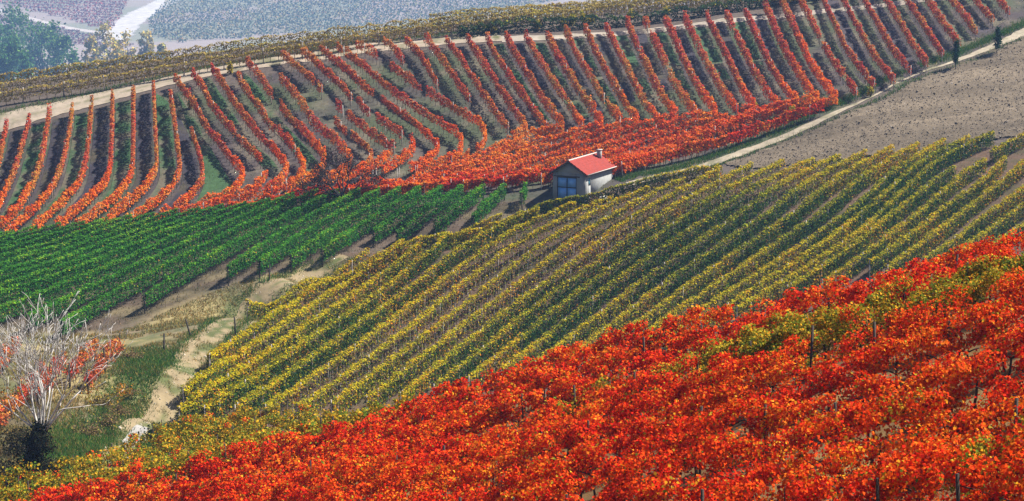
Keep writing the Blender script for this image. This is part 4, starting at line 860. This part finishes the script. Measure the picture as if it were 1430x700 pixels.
# stones and litter on the lane
x, y, s = smooth_path(LANE, .5, 3); q = rng.random(900) * s[-1]; gx, gy = along(x, y, s, q); gx = gx + rng.normal(0, 1.3, 900); gy = gy + rng.normal(0, .8, 900); scatter_lumps('lane_stones', on(gx, gy) + [0, 0, .08], rng.lognormal(math.log(.05), .5, 900), np.tile([.45, .40, .33], (900, 1)) * rng.uniform(.6, 1.3, (900, 1)), EARTH)
tag(bpy.data.objects['lane_stones'], 'pale stones strewn over the dirt lane', 'stones')
# ------------------------------------------------------------------ far hillside
def far_rows(name, poly, sp, ang, pal, wts, label, size=2.3, per=.6, gap=.08):
    poly = C(poly, 0, 800)[:, :2]; lo = poly.min(0); hi = poly.max(0); c = (lo + hi) / 2; Rr = np.linalg.norm(hi - lo) / 2; PTS = []
    for o_ in np.arange(-Rr, Rr, sp):
        t = np.arange(-Rr, Rr, 1 / per) + rng.normal(0, .2, int(np.ceil(2 * Rr * per)))[:len(np.arange(-Rr, Rr, 1 / per))]; PTS.append(np.stack([c[0] + t * math.cos(ang) - o_ * math.sin(ang), c[1] + t * math.sin(ang) + o_ * math.cos(ang)], 1))
    P = np.concatenate(PTS); P = P[inside(poly, P[:, 0], P[:, 1])]; P = P[noise(P[:, 0], P[:, 1], 6, 3) > gap]; n = len(P); k = 3
    if n == 0: return
    P = np.repeat(P, k, 0) + rng.normal(0, .6, (n * k, 2)) * 1.35; z = height(P[:, 0], P[:, 1]) + rng.uniform(.6, 2.6, len(P))
    w = np.tile(np.array(wts, float), (len(P), 1)); w *= .3 + 1.4 * np.stack([noise(P[:, 0], P[:, 1], 14, 60 + i) for i in range(len(wts))], 1)
    tag(link(name, leaf_mesh(name, np.column_stack([P, z]), size * rng.uniform(.7, 1.3, len(P)), jitter(mixcol(np.array(pal), w)), .6), LEAF), label, 'vineyard', None, 'stuff')
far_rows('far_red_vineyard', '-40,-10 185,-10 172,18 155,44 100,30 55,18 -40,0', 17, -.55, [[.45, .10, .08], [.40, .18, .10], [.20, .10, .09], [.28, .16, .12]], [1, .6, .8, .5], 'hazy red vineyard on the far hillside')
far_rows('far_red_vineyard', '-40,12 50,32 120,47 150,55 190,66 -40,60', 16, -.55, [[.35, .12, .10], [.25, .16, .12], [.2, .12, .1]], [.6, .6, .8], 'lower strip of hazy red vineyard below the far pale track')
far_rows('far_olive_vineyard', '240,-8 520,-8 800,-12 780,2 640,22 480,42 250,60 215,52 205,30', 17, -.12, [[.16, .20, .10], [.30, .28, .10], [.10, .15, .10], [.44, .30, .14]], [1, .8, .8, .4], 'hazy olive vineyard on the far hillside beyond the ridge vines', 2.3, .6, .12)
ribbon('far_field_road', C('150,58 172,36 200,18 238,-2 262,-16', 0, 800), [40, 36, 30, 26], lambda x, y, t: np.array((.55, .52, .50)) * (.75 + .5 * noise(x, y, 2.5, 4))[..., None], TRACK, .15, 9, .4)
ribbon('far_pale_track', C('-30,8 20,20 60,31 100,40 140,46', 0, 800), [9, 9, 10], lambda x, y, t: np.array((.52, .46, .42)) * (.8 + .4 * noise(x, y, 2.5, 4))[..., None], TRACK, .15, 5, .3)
# ------------------------------------------------------------------ haze
zt = max(float(HZ.max()), 20) + 4; zb = float(HZ.min()) - 1.5
m = MB(); m.box((0, 2650, (zt + zb) / 2), (8200, 6900, zt - zb)); hz = link('haze', m.mesh('haze'), None, None, kind='stuff')
hm = bpy.data.materials.new('haze'); hm.use_nodes = True; hn = hm.node_tree.nodes; hn.remove(hn['Principled BSDF']); pv = hn.new('ShaderNodeVolumePrincipled'); pv.inputs['Color'].default_value = (0.30, 0.52, 1.0, 1); pv.inputs['Density'].default_value = HAZE_DENSITY; pv.inputs['Anisotropy'].default_value = 0.2
hm.node_tree.links.new(pv.outputs[0], hn['Material Output'].inputs['Volume']); hz.data.materials.append(hm); tag(hz, 'thin blue haze filling the valley air', 'haze')
